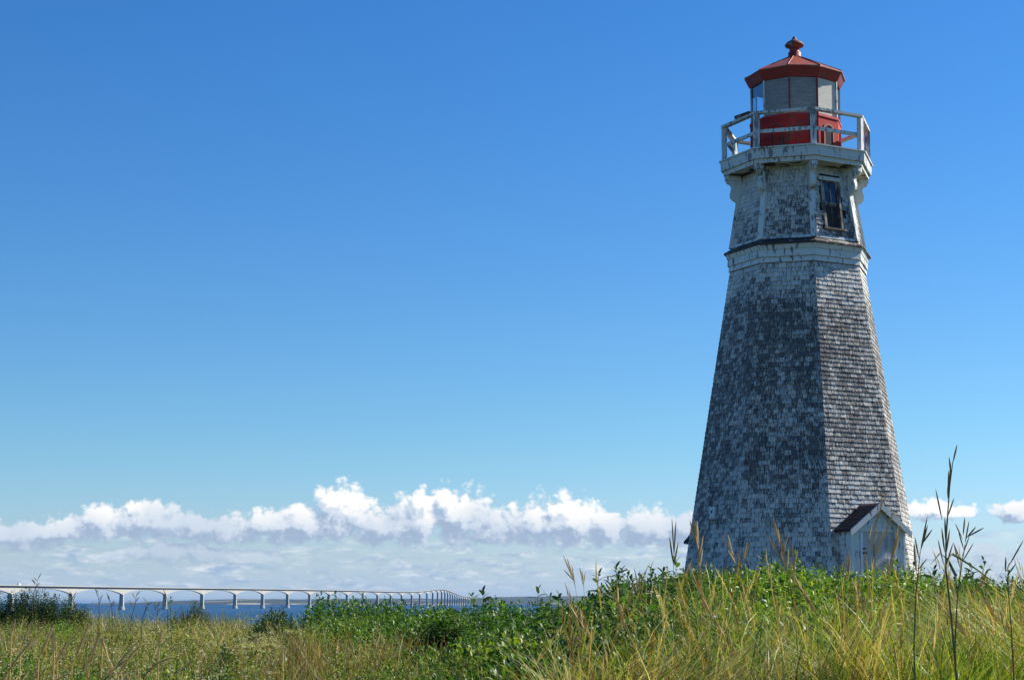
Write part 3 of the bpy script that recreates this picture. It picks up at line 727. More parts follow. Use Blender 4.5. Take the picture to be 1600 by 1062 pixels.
for (s0, s1, h0, h1) in ((.22, .44, 1.00, 1.02), (.25, .41, .80, .82), (.22, .24, .822, .998), (.42, .44, .822, .998)):
    mb.hexa([pp(s0, PF + .0, h0), pp(s1, PF, h0), pp(s1, PF + .10, h0), pp(s0, PF + .10, h0), pp(s0, PF, h1), pp(s1, PF, h1), pp(s1, PF + .10, h1), pp(s0, PF + .10, h1)])
mb.build('wire_holder', M['white'], door)
pbox(DL - .05, DR + .05, PF - .1, PF + .12, -.30, -.16, 'doorstep', M['ledge'])
pbox(-PW + .001, PW - .001, 1.9, PF - .052, BOT, EV - .01, 'inner_wall', M['dark'])
# roof: two slabs of overlapping shingle courses
OV = .86; sl = (PK - EV) / PW; eh = EV - (OV - PW) * sl
for sgn in (-1, 1):
    nr = 8
    MB().hexa([pp(sgn * OV, 1.9, eh), pp(0, 1.9, PK), pp(0, PF + .10, PK), pp(sgn * OV, PF + .10, eh),
               pp(sgn * OV, 1.9, eh + .03), pp(0, 1.9, PK + .03), pp(0, PF + .10, PK + .03), pp(sgn * OV, PF + .10, eh + .03)]).build('roof_sheathing', M['sheath'], porch)
    for r_ in range(nr):
        f0, f1 = r_ / nr, (r_ + 1.12) / nr; f1 = min(f1, 1)
        x = 1.95
        while x < PF + .09:
            x1 = min(x + random.uniform(.12, .24), PF + .105); 
            if PF + .105 - x1 < .06: x1 = PF + .105
            j = random.random() * .006
            s0, s1 = OV * (1 - f0) + .015 * (r_ == 0), OV * (1 - f1); z0, z1 = eh + (PK - eh) * f0 + .033, eh + (PK - eh) * f1 + .033
            MB().hexa([pp(sgn * s0, x, z0), pp(sgn * s1, x, z1), pp(sgn * s1, x1 - .004, z1), pp(sgn * s0, x1 - .004, z0),
                       pp(sgn * s0, x, z0 + .022 + j), pp(sgn * s1, x, z1 + .006), pp(sgn * s1, x1 - .004, z1 + .006), pp(sgn * s0, x1 - .004, z0 + .022 + j)]).build('roof_shingle', M['porch_roof'], porch)
            x = x1
    # barge board
    MB().hexa([pp(sgn * (OV + .01), PF + .108, eh - .11), pp(sgn * .004, PF + .108, PK - .11), pp(sgn * .004, PF + .145, PK - .11), pp(sgn * (OV + .01), PF + .145, eh - .11),
               pp(sgn * (OV + .01), PF + .108, eh + .04), pp(sgn * .004, PF + .108, PK + .045), pp(sgn * .004, PF + .145, PK + .045), pp(sgn * (OV + .01), PF + .145, eh + .04)]).build('barge_board', M['porch_white'] if sgn < 0 else M['trim'], porch)
# ---- white box on side -2 and the little hood on side -3
nh2, th2 = face_frame(-2); s2 = -.1602 * c22; up2 = (Vector((0, 0, 1)) + nh2 * s2).normalized(); nn2 = th2.cross(up2); nn2 = nn2 if nn2.dot(nh2) > 0 else -nn2
fr2 = Matrix((th2, nn2, up2)).transposed()
cb = nh2 * (RW(2.10) * c22) + Vector((0, 0, Z(2.10))) + th2 * -.12 + nn2 * .045
bx = MB().box(cb, .26, .05, .30, fr2).build('junction_box', M['porch_white'], LH); bx['label'] = 'small white box with a dark round hole'
MB().tube([cb + nn2 * .0255 + up2 * .03, cb + nn2 * .030 + up2 * .03], .035, 12).build('cable_hole', M['dark'], bx)
nh3, th3 = face_frame(-3)
def hp(s_, d_, h): return nh3 * d_ + th3 * s_ + Vector((0, 0, Z(h)))
MB().add([hp(-.6, 2.40, 1.42), hp(.6, 2.40, 1.42), hp(.6, 2.84, 1.42), hp(-.6, 2.84, 1.42), hp(-.6, 2.40, 1.98), hp(.6, 2.40, 1.98), hp(.6, 2.84, 1.47), hp(-.6, 2.84, 1.47)],
         [(3, 2, 1, 0), (4, 5, 6, 7), (0, 1, 5, 4), (1, 2, 6, 5), (2, 3, 7, 6), (3, 0, 4, 7)]).build('window_hood', M['ledge'], LH)

# ------------------------------------------------------------------ plants: numpy batches
def np_mesh(name, V, Fq, Cc, m, n_loops=4):
    me = bpy.data.meshes.new(name); nv = len(V); nf = len(Fq)
    me.vertices.add(nv); me.vertices.foreach_set('co', V.astype(np.float32).ravel())
    me.loops.add(nf * n_loops); me.loops.foreach_set('vertex_index', Fq.astype(np.int32).ravel())
    me.polygons.add(nf); me.polygons.foreach_set('loop_start', np.arange(nf, dtype=np.int32) * n_loops)
    me.update(calc_edges=True); me.validate()
    ca = me.color_attributes.new('col', 'FLOAT_COLOR', 'POINT'); ca.data.foreach_set('color', Cc.astype(np.float32).ravel())
    return link(name, me, m)
def norm(a): return a / (np.linalg.norm(a, axis=-1, keepdims=True) + 1e-9)
class Batch:
    def __init__(s): s.V = []; s.F = []; s.C = []; s.n = 0
    def push(s, V, F, Cc): s.V.append(V); s.F.append(F + s.n); s.C.append(Cc); s.n += len(V)
    def build(s, name, m):
        o = np_mesh(name, np.concatenate(s.V), np.concatenate(s.F), np.concatenate(s.C), m); return o
def blades(B, base, L, lean, wid, colb, colt, droop, seg=4, spin=None, p=.8, w0=.6):
    """ribbon blades: base (n,3), L, lean vector (n,2) sideways travel as share of L, width, colours at base and tip"""
    n = len(base); ts = np.linspace(0, 1, seg + 1)
    spin = rng.uniform(0, np.pi, n) if spin is None else spin
    sv = np.stack([np.cos(spin), np.sin(spin), np.zeros(n)], 1)
    V = np.zeros((n, seg + 1, 2, 3)); Cc = np.ones((n, seg + 1, 2, 4))
    for i, t in enumerate(ts):
        c = base.copy(); c[:, :2] += lean * (L * t ** 1.7)[:, None]; c[:, 2] += L * (t - droop * t ** 3)
        w_ = wid * (w0 + (1 - w0) * math.sin(min(t * 2.2, 1.57))) * (1 - t ** 2.2) ** p + .0004
        V[:, i, 0] = c - sv * w_[:, None] / 2; V[:, i, 1] = c + sv * w_[:, None] / 2
        cc = colb * (1 - t) + colt * t; Cc[:, i, 0, :3] = cc; Cc[:, i, 1, :3] = cc
    idx = np.arange(n)[:, None, None] * (2 * (seg + 1)); F = np.array([[2 * i, 2 * i + 1, 2 * i + 3, 2 * i + 2] for i in range(seg)])[None] + idx
    B.push(V.reshape(-1, 3), F.reshape(-1, 4), Cc.reshape(-1, 4))
def leaves(B, base, d, L, W, col, fold=.35, droop=.35):
    """folded leaves: base point, direction d (unit), length, width -> 4 quads-ish (2 quads each side joined at the rib)"""
    n = len(base); up = np.array([0, 0, 1.0]); side = norm(np.cross(d, up) + rng.normal(0, .25, (n, 3))); nr = norm(np.cross(side, d))
    L = L[:, None]; W = W[:, None]
    m1 = base + d * L * .42 + nr * 0; tip = base + d * L * .97 - up * L * droop
    m2 = base + d * L * .75 - up * L * droop * .42
    a = m1 + side * W * .5 + nr * W * fold * .5; b = m1 - side * W * .5 + nr * W * fold * .5
    a2 = m2 + side * W * .36 + nr * W * fold * .35; b2 = m2 - side * W * .36 + nr * W * fold * .35
    V = np.stack([base, a, m1, b, a2, m2, b2, tip], 1)
    q = np.array([[0, 1, 4, 2], [0, 2, 6, 3], [2, 4, 7, 5], [2, 5, 7, 6]])
    F = (q[None] + np.arange(n)[:, None, None] * 8).reshape(-1, 4)
    Cc = np.ones((n, 8, 4)); Cc[:, :, :3] = col[:, None, :]
    B.push(V.reshape(-1, 3), F, Cc.reshape(-1, 4))
def leaf_shoots(B, S, top, nl, span, L, W, colf, stemcol=(.09, .10, .03), tiltup=.45, lean=.10):
    """upright shoots ending at top (n,3) with nl leaves spiralling over the last span metres"""
    n = len(top); az0 = rng.uniform(0, 2 * np.pi, n); ln = rng.normal(0, lean, (n, 2))
    sc_ = rng.uniform(.75, 1.25, n)
    for j in range(nl):
        t = j / (nl - 1); dz = span * t ** 1.1
        p_ = top.copy(); p_[:, 2] -= dz; p_[:, :2] -= ln * dz
        az = az0 + j * 2.4 + rng.normal(0, .25, n); el = (1.15 - .95 * min(t * 2.2, 1) + rng.normal(0, .22, n)) * tiltup / .45
        d_ = np.stack([np.cos(az) * np.cos(el), np.sin(az) * np.cos(el), np.sin(el)], 1)
        size = (.55 + .45 * min(1, t * 4)) * sc_ * rng.uniform(.75, 1.2, n)
        leaves(B, p_ + d_ * .006, d_, L * size, W * size, colf(n, t), .4, .22 + .15 * t)
    stem_h = rng.uniform(.35, .55, n) + span
    base = top.copy(); base[:, 2] -= stem_h; base[:, :2] -= ln * stem_h[:, None]
    cs = np.tile(np.array(stemcol), (n, 1))
    for sp_ in (0, np.pi / 2):
        blades(S, base, stem_h, ln, np.full(n, .006), cs, cs, np.zeros(n), 1, np.full(n, sp_), .2, 1.0)
def cmix(n, cols, jit=.12, wts=None):
    cols = np.array(cols); i = rng.choice(len(cols), n, p=wts); c = cols[i] * rng.uniform(1 - jit * 2, 1 + jit * 2, (n, 1)); return np.clip(c + rng.normal(0, jit * .04, (n, 3)), .003, 1)
def pxX(x, Y): return (x - 800) / 2677.0 * Y

# canopy height: what the plants' tops reach at each place (z), in world metres
def canopy(px, Y):
    left = 1.16 + .013 * (Y - 9)
    left = 1.18 + (Y - 10) * .0135
    mid = 1.16 + np.clip((Y - 9.5) / 10.5, 0, 1.2) * .46
    right = 1.36 + np.clip((Y - 6.3) / 6.5, 0, 1) * .50
    a = smooth01(px, 330, 520); b = smooth01(px, 820, 1020)
    return left * (1 - a) * 1 + mid * a * (1 - b) + right * b
def scatter(n, x0, x1, Y0, Y1, power=1.0):
    Y = Y0 + (Y1 - Y0) * rng.random(n) ** power; px = rng.uniform(x0, x1, n); return px, Y
def pts_at(px, Y, z): return np.stack([pxX(px, Y), Y, z], 1)

GREENS = [(.09, .15, .018), (.17, .25, .03), (.04, .08, .015), (.28, .31, .05), (.24, .15, .06)]
OLIVE = [(.22, .19, .05), (.30, .23, .08), (.12, .12, .03), (.20, .12, .05)]
STRAW = [(.60, .46, .19), (.78, .64, .33), (.44, .29, .11), (.24, .14, .06)]
# ---- left and middle meadow
B = Batch()
n = 52000; px, Y = scatter(n, -80, 900, 8.6, 31, 1.35)
patch = fbm(pxX(px, Y) * .8 + 50, Y * .45 + 20, 11)
hedgefront = np.interp(px, [0, 430, 520, 600, 700, 800, 900], [99, 17.5, 15.5, 13.5, 11.5, 9.3, 8.6])
keep = Y < hedgefront + .5; px, Y, patch = px[keep], Y[keep], patch[keep]; n = len(px)
top = canopy(px, Y) + (fbm(px * .02 + 5, Y * .9, 21) - .5) * .42 + rng.normal(0, .07, n)
Lb = rng.uniform(.35, .75, n); base = pts_at(px, Y, top - Lb * .93)
g = cmix(n, GREENS + OLIVE); s_ = cmix(n, STRAW)
dry = (rng.random(n) < np.clip((patch - .42) * 4.5, .12, .85))[:, None]
col = np.where(dry, s_, g)
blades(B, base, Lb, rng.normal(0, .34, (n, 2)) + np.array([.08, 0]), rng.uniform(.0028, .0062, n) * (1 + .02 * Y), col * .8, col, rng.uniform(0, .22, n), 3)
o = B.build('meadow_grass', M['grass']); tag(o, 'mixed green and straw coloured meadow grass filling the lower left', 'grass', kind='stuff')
# leafy weeds between
B = Batch(); S_ = Batch()
n = 7500; px, Y = scatter(n, -80, 880, 8.6, 30, 1.3)
hedgefront = np.interp(px, [0, 430, 520, 600, 700, 800, 900], [99, 17.5, 15.5, 13.5, 11.5, 9.3, 8.6])
pt_ = fbm(pxX(px, Y) * 1.1, Y * .5, 31); keep = (Y < hedgefront + .3) & ((px < 420) | (pt_ > .55)); px, Y = px[keep], Y[keep]; n = len(px)
top = canopy(px, Y) + (fbm(px * .02 + 5, Y * .9, 21) - .5) * .42 + rng.normal(-.01, .07, n)
leaf_shoots(B, B, pts_at(px, Y, top), 13, .30, .046, .017, lambda n, t: cmix(n, [(.10, .20, .02), (.16, .27, .03), (.24, .30, .04), (.07, .14, .02), (.30, .30, .06)]))
for (cx, cy, wx, nn_, lift, cols) in ((350, 10.5, 30, 120, .06, [(.04, .09, .02), (.06, .13, .02)]), (360, 14, 22, 90, .04, [(.035, .08, .02), (.06, .12, .02)]), (150, 11, 45, 150, .02, [(.07, .17, .02), (.10, .22, .03)]), (240, 9.6, 30, 120, .0, [(.06, .15, .02), (.10, .22, .03)]),
                                (40, 13, 50, 160, .03, [(.07, .16, .02), (.12, .22, .03)]), (110, 21, 24, 90, .10, [(.14, .24, .03), (.18, .28, .04)]), (430, 18.5, 30, 200, .12, [(.03, .06, .015), (.045, .09, .02)]), (610, 10.6, 60, 160, .04, [(.16, .24, .03), (.12, .2, .03)]), (690, 10.0, 50, 200, .05, [(.04, .10, .02), (.06, .14, .02)])):
    p1 = rng.normal(cx, wx * .6, nn_); y1 = rng.normal(cy, .45, nn_); t1 = canopy(p1, y1) + lift - .10 * ((p1 - cx) / wx) ** 2 + rng.normal(0, .04, nn_)
    leaf_shoots(B, B, pts_at(p1, y1, t1), 13, .30, .050, .022, lambda n, t, cols=cols: cmix(n, cols, .16))
o = B.build('leafy_weeds', M['leaf']); tag(o, 'low leafy green weeds growing through the meadow grass at lower left', 'weeds', kind='stuff')
B = Batch()
n = 520; px, Y = scatter(n, -60, 330, 8.7, 11.5, 1.0); kk = rng.random(n) < np.clip(fbm(pxX(px, Y) * 1.7, Y, 91) * 2.4 - .6, .1, 1) * np.interp(px, [0, 180, 330], [1, 1, .35]); px, Y = px[kk], Y[kk]; n = len(px)
top = canopy(px, Y) + rng.uniform(-.10, .16, n); Lb = rng.uniform(.3, .6, n)
c = cmix(n, [(.74, .60, .34), (.62, .46, .22), (.40, .25, .10), (.55, .36, .20)])
blades(B, pts_at(px, Y, top - Lb * .8), Lb, rng.normal(.28, .28, (n, 2)), rng.uniform(.007, .013, n), c * .8, c, rng.uniform(.05, .55, n), 6, rng.normal(0, .5, n))
n = 1500; px, Y = scatter(n, -60, 880, 9, 19, 1.2); top = canopy(px, Y) + (fbm(px * .02 + 5, Y * .9, 21) - .5) * .42 + rng.uniform(-.05, .10, n); Lb = rng.uniform(.2, .5, n)
hf = np.interp(px, [0, 430, 520, 600, 700, 800, 900], [99, 17.5, 15.5, 13.5, 11.5, 9.3, 8.6]); kk = Y < hf; px, Y, top, Lb = px[kk], Y[kk], top[kk], Lb[kk]; n = len(px)
c = cmix(n, [(.70, .56, .30), (.50, .33, .16), (.36, .18, .10)])
blades(B, pts_at(px, Y, top - Lb * .9), Lb, rng.normal(.05, .35, (n, 2)), rng.uniform(.004, .008, n), c * .8, c, rng.uniform(0, .4, n), 4)
o = B.build('dead_grass_leaves', M['straw']); tag(o, 'bent bleached dead grass leaves tangled through the lower left meadow', 'grass', kind='stuff')
# ---- leafy hedge across the middle
B = Batch()
n = 9000; px, Y = scatter(n, 395, 980, 8.6, 23, 1.1)
hedgefront = np.interp(px, [0, 395, 470, 520, 600, 700, 800, 980], [99, 21.0, 17.0, 15.6, 13.4, 11.2, 9.0, 8.4]) + (fbm(px * .03, px * 0 + 4, 43) - .5) * 3.0
keep = Y > hedgefront - rng.exponential(.3, n); px, Y = px[keep], Y[keep]
lump = fbm(pxX(px, Y) * 1.25 + 7, Y * .55 + 3, 41)
keep = rng.random(len(px)) < np.clip((lump - .30) * 3.6, .10, 1) * (1 - .25 * smooth01(px, 600, 800)); px, Y, lump = px[keep], Y[keep], lump[keep]; n = len(px)
top = canopy(px, Y) + (lump - .52) * .62 + rng.normal(0, .045, n) - .085 - .05 * (1 - smooth01(px, 640, 800))
tone = fbm(pxX(px, Y) * 1.1 + 17, Y * .6 + 8, 45)
def hedgecol(n, t):
    c = cmix(n, [(.050, .125, .020), (.080, .180, .025), (.028, .065, .014), (.14, .27, .03)], .16, [.30, .30, .24, .16])
    y_ = cmix(n, [(.15, .24, .03), (.19, .25, .04)], .14); k = (rng.random(n) < np.clip((tone - .52) * 3.5, 0, .7))[:, None]
    return np.where(k, y_, c)
sz_ = 1 + .45 * smooth01(px, 600, 800)
leaf_shoots(B, B, pts_at(px, Y, top), 15, .36, .066 * sz_, .029 * sz_, hedgecol)
o = B.build('leafy_undergrowth', M['leaf']); tag(o, 'dense dark green leafy undergrowth across the middle below the bridge', 'undergrowth', kind='stuff')
# ---- thicket on the right rise, in front of the tower
B = Batch()
n = 6200; px, Y = scatter(n, 870, 1720, 8.9, 17.5, 1.0)
prof_x = [870, 920, 960, 1010, 1060, 1120, 1180, 1240, 1300, 1350, 1400, 1440, 1470, 1510, 1560, 1620, 1720]
prof_y = [934, 915, 906, 902, 896, 893, 886, 884, 892, 898, 894, 900, 906, 900, 908, 914, 918]
crest = np.interp(px, prof_x, prof_y)
zc = EYE + (941.4 - crest - 11) / 2677 * 15.0
lump = fbm(pxX(px, Y) * 1.5 + 17, Y * .8 + 13, 51)
keep = rng.random(n) < np.clip((lump - .30) * 3.6, .12, 1); px, Y, lump, zc = px[keep], Y[keep], lump[keep], zc[keep]; n = len(px)
top = zc - (15.0 - np.minimum(Y, 15.0)) * .068 + (lump - .55) * .50 + rng.normal(-.01, .05, n)
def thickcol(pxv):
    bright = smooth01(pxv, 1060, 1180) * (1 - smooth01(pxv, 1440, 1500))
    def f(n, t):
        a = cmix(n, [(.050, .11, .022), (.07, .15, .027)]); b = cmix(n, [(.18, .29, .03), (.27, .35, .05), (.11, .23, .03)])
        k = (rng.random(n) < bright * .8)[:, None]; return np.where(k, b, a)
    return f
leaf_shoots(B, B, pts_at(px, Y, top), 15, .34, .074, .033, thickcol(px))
o = B.build('leafy_thicket', M['leaf']); tag(o, 'bright leafy thicket on the rise hiding the foot of the lighthouse', 'thicket', kind='stuff')
# ---- tall grass at right
B = Batch()
n = 50000; px, Y = scatter(n, 860, 1720, 6.0, 12.5, 1.15)
cl = fbm(pxX(px, Y) * 2.2 + 3, Y * 1.3 + 9, 61)
lim = np.interp(px, [860, 960, 1100, 1720], [8.8, 9.6, 10.4, 10.6]); keep = (Y < lim) & (rng.random(n) < np.interp(px, [860, 960], [.25, 1]) * np.clip((cl - .30) * 4.5, .12, 1)); px, Y, cl = px[keep], Y[keep], cl[keep]; n = len(px)
top = 1.34 + (Y - 6) * .050 + (cl - .5) * .60 + rng.normal(0, .09, n) - .07 * smooth01(px, 1080, 1160) * (1 - smooth01(px, 1440, 1500)) * smooth01(Y, 7.5, 9)
Lb = rng.uniform(.25, .75, n); base = pts_at(px, Y, top - Lb * .85)
hue = fbm(pxX(px, Y) * 1.6 + 31, Y * .9 + 2, 65)
col = np.where((rng.random(n) < np.clip((hue - .42) * 2.6, .07, .60))[:, None], cmix(n, STRAW), cmix(n, [(.14, .24, .02), (.28, .38, .035), (.06, .11, .015), (.42, .44, .07)], .25))
lf = np.stack([fbm(pxX(px, Y) * 2.6 + 3, Y * 1.6, 81, 2) - .5, fbm(pxX(px, Y) * 2.6 + 33, Y * 1.6, 83, 2) - .5], 1) * 2.2
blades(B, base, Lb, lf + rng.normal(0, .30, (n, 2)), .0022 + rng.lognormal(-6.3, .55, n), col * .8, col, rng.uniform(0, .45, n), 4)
n = 9000; px, Y = scatter(n, 900, 1720, 6.3, 12.0, 1.1); cl = fbm(pxX(px, Y) * 2.2 + 3, Y * 1.3 + 9, 61)
k2 = fbm(pxX(px, Y) * 1.7 + 13, Y * 1.0 + 29, 67) > .50; px, Y, cl = px[k2], Y[k2], cl[k2]; n = len(px)
top = 1.33 + (Y - 6) * .054 + (cl - .5) * .40 + rng.normal(0, .06, n)
leaf_shoots(B, B, pts_at(px, Y, top), 10, .34, .046, .015, lambda n, t: cmix(n, [(.12, .22, .025), (.22, .32, .04), (.06, .12, .018)], .2), (.14, .17, .04))
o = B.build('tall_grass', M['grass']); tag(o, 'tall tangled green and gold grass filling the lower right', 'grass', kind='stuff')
# grass and weeds around the tower foot and towards the bluff
B = Batch(); n = 26000
X_ = rng.uniform(-14, 24, n); Y_ = rng.uniform(17, 58, n); zg = ground_z(X_, Y_)
Lb = rng.uniform(.3, .7, n) * np.where(Y_ > 30, .8, 1); col = np.where((rng.random(n) < .4)[:, None], cmix(n, STRAW), cmix(n, GREENS))
# right side ground stands higher there so these stay below the thicket crest
blades(B, np.stack([X_, Y_, zg - .02], 1), Lb, rng.normal(0, .22, (n, 2)), rng.uniform(.012, .022, n), col * .8, col, rng.uniform(0, .3, n), 3)
o = B.build('headland_grass', M['grass']); tag(o, 'rough grass on the headland around the lighthouse foot', 'grass', kind='stuff')
# ---- dry seed stalks, uncountable ones
def stalks(B, px, Y, top, lean, nsp, Ls, spread, colset, wst=.0035, h=.8):
    n = len(px); tp = pts_at(px, Y, top); L = rng.uniform(.8, 1.15, n) * h
    base = tp.copy(); base[:, :2] -= lean * L[:, None]; base[:, 2] -= L
    c = cmix(n, colset)
    for spn in (0, np.pi / 2): blades(B, base, L, lean, np.full(n, wst), c * .9, c, np.zeros(n), 3, np.full(n, spn), .15, 1.0)
    for j in range(nsp):
        t = 1 - (j + .5) / nsp * .36 * rng.uniform(.8, 1.1, n)
        b = base.copy(); b[:, :2] += lean * (L * t ** 1.7)[:, None]; b[:, 2] += L * t
        az = rng.uniform(0, 2 * np.pi, n); ln = lean + np.stack([np.cos(az), np.sin(az)], 1) * (spread * rng.uniform(.5, 1.3, n))[:, None]
        LL = Ls * rng.uniform(.7, 1.2, n); w_ = rng.uniform(.0045, .0075, n)
        for spn in (0.3, 1.9): blades(B, b, LL, ln, w_, c, c * .95, np.zeros(n), 2, np.full(n, spn), .7, .7)
B = Batch()
n = 760; px, Y = scatter(n, 875, 1700, 6.3, 11.0, 1.0); cl = fbm(pxX(px, Y) * 2.2 + 3, Y * 1.3 + 9, 61); keep = (rng.random(n) < np.clip((cl - .36) * 3.4, .06, 1)) & (rng.random(n) < np.where((px > 1090) & (px < 1560), .55, 1)); px, Y, cl = px[keep], Y[keep], cl[keep]; n = len(px)
top = 1.47 + (Y - 6) * .052 + rng.normal(.0, .11, n) + (cl - .5) * .35
stalks(B, px, Y, np.minimum(top, 1.92), rng.normal(0, .22, (n, 2)) + np.array([-.05, 0]), 7, .085, .14, STRAW[:3], .0042)
n = 330; px, Y = scatter(n, 330, 720, 9.5, 15, 1.0); top = canopy(px, Y) + rng.normal(.03, .05, n)
stalks(B, px, Y, top, rng.normal(0, .15, (n, 2)) + np.array([.05, 0]), 4, .05, .12, [(.42, .27, .11), (.36, .22, .09), (.45, .33, .15)], .003, .5)
o = B.build('dry_seed_heads', M['straw']); tag(o, 'golden dry seed heads scattered through the meadow and tall grass', 'grass', kind='stuff')
# ---- small flowers and flat flower heads
B = Batch()
def flowers(px, Y, top, r, cols):
    n = len(px); c = pts_at(px, Y, top); col = cmix(n, cols, .06)
    for j in range(3):
        a = rng.uniform(0, 2 * np.pi, n) + j * 2.1; el = rng.uniform(-.2, .5, n); d_ = np.stack([np.cos(a) * np.cos(el), np.sin(a) * np.cos(el), np.sin(el)], 1)
        leaves(B, c - d_ * r * .2, d_, np.full(n, r) * rng.uniform(.7, 1.3, n), np.full(n, r * .8), col, .2, .1)
n = 2600; px, Y = scatter(n, 0, 440, 9, 24, 1.2); flowers(px, Y, canopy(px, Y) + (fbm(px * .02 + 5, Y * .9, 21) - .5) * .16 + rng.uniform(-.02, .09, n), .014, [(.72, .68, .70), (.62, .50, .60), (.78, .76, .66), (.6, .55, .2)])
n = 34; px, Y = scatter(n, 1010, 1600, 8, 11.5); flowers(px, Y, 1.52 + (Y - 6) * .05 + rng.uniform(-.03, .10, n), .022, [(.80, .78, .74)])
o = B.build('small_flowers', M['petal']); tag(o, 'tiny white and mauve flowers dotted over the weeds', 'flowers', kind='stuff')
B = Batch()
def umbels(cx, Yc, spread, nn_, dz, cols, r=.011):
    # clusters: centre px, spread px
    for c in range(nn_):
        px0 = rng.normal(cx, spread); Y0 = rng.normal(Yc, .5); zt = canopy(np.array([px0]), np.array([Y0]))[0] + dz + rng.normal(0, .03)
        k = 60; a = rng.uniform(0, 2 * np.pi, k); rr = rng.random(k) ** .5 * rng.uniform(.04, .09)
        pt = np.stack([pxX(px0, Y0) + rr * np.cos(a), Y0 + rr * np.sin(a), zt - rr * .25 + rng.normal(0, .008, k)], 1)
        for j in range(2):
            az = rng.uniform(0, 2 * np.pi, k); el = rng.uniform(-.1, .8, k); d_ = np.stack([np.cos(az) * np.cos(el), np.sin(az) * np.cos(el), np.sin(el)], 1)
            leaves(B, pt, d_, np.full(k, r), np.full(k, r * .8), cmix(k, cols, .08), .2, .1)
YEL = [(.42, .40, .12), (.50, .46, .20), (.34, .36, .10)]
umbels(270, 20, 60, 46, .03, YEL); umbels(385, 15, 28, 30, .05, [(.55, .52, .32), (.48, .46, .22)]); umbels(110, 19, 25, 20, .05, [(.22, .30, .05), (.3, .34, .08)]); umbels(880, 11.8, 26, 26, .06, YEL); umbels(650, 11.6, 40, 16, .0, [(.30, .34, .05)]); umbels(1150, 9.5, 200, 14, .0, YEL)
o = B.build('flat_flower_heads', M['petal']); tag(o, 'flat cream and yellow flower heads of yarrow and goldenrod', 'flowers', kind='stuff')

# ------------------------------------------------------------------ shrubs one can tell apart
def shrub(name, label, cat, cx, Y, w_px, top_px, bot_px, nst, nsh, L, W, cols, group=None, nl=15, ragged=.3):
    base = at(cx, bot_px, Y); gz = float(ground_z(base.x, Y)); root = empty(name, (base.x, Y, gz)); tag(root, label, cat, group)
    H = at(cx, top_px, Y).z - gz; hw = w_px / 2677 * Y / 2; tops = []
    for i in range(nst):
        a = random.uniform(0, 2 * math.pi); rr = random.random() ** .5; x, y = math.cos(a) * rr * hw * .8, math.sin(a) * rr * hw * .6
        h = H * (1 - .35 * rr ** 2) * random.uniform(.85, 1.0)
        ps = [(x * .25 * t + x * .75 * t * t, y * t, h * t * .97) for t in (0, .25, .5, .75, 1)]
        MB().tube(ps, [.012, .010, .008, .006, .003], 5).build('stem', M['bark'], root)
    Bs = Batch(); n = nsh; a = rng.uniform(0, 2 * np.pi, n); rr = rng.random(n) ** .5
    x, y = np.cos(a) * rr * hw, np.sin(a) * rr * hw * .7
    lump = fbm(x * 5 / max(hw, .1) + cx, y * 4 + 3, 71)
    lowest = (H - (at(cx, bot_px, Y).z - gz))
    z = H * (1 - (.30 * rr ** 2.2)) - rng.random(n) ** .8 * lowest * .95 - ragged * .5 * (lump)
    z = np.minimum(z, H)
    leaf_shoots(Bs, Bs, np.stack([x, y, z], 1), nl, .16, L, W, lambda n, t: cmix(n, cols), (.07, .06, .03), .45, .25)
    o = Bs.build('foliage', M['leaf']); o.parent = root; o['kind'] = 'stuff'
    return root
DARK = [(.032, .060, .018), (.045, .080, .020), (.060, .105, .024), (.025, .045, .015)]
shrub('bayberry_shrub', 'dark dense shrub at the left edge below the bridge deck', 'shrub', 45, 26, 190, 910, 985, 9, 2300, .042, .020, DARK, ragged=.22)
shrub('bayberry_shrub', 'low dark shrub just right of the big dark shrub, below the second pier', 'shrub', 118, 25, 60, 927, 975, 4, 260, .040, .018, DARK, ragged=.2)
shrub('wispy_shrub', 'small wispy green shrub in front of the bridge piers above the meadow', 'shrub', 300, 25, 84, 926, 980, 8, 620, .038, .014, [(.06, .09, .03), (.09, .12, .04)], ragged=.35)
shrub('green_shrub', 'rounded glossy green bush in front of the far end of the bridge', 'shrub', 700, 16, 120, 936, 985, 6, 330, .055, .022, [(.05, .12, .02), (.075, .16, .03)], ragged=.25)
shrub('rose_bush', 'dark leafy bush on the rise at the right edge of the picture', 'shrub', 1555, 13.2, 130, 894, 950, 6, 300, .055, .022, [(.035, .075, .018), (.055, .11, .022)], ragged=.25)

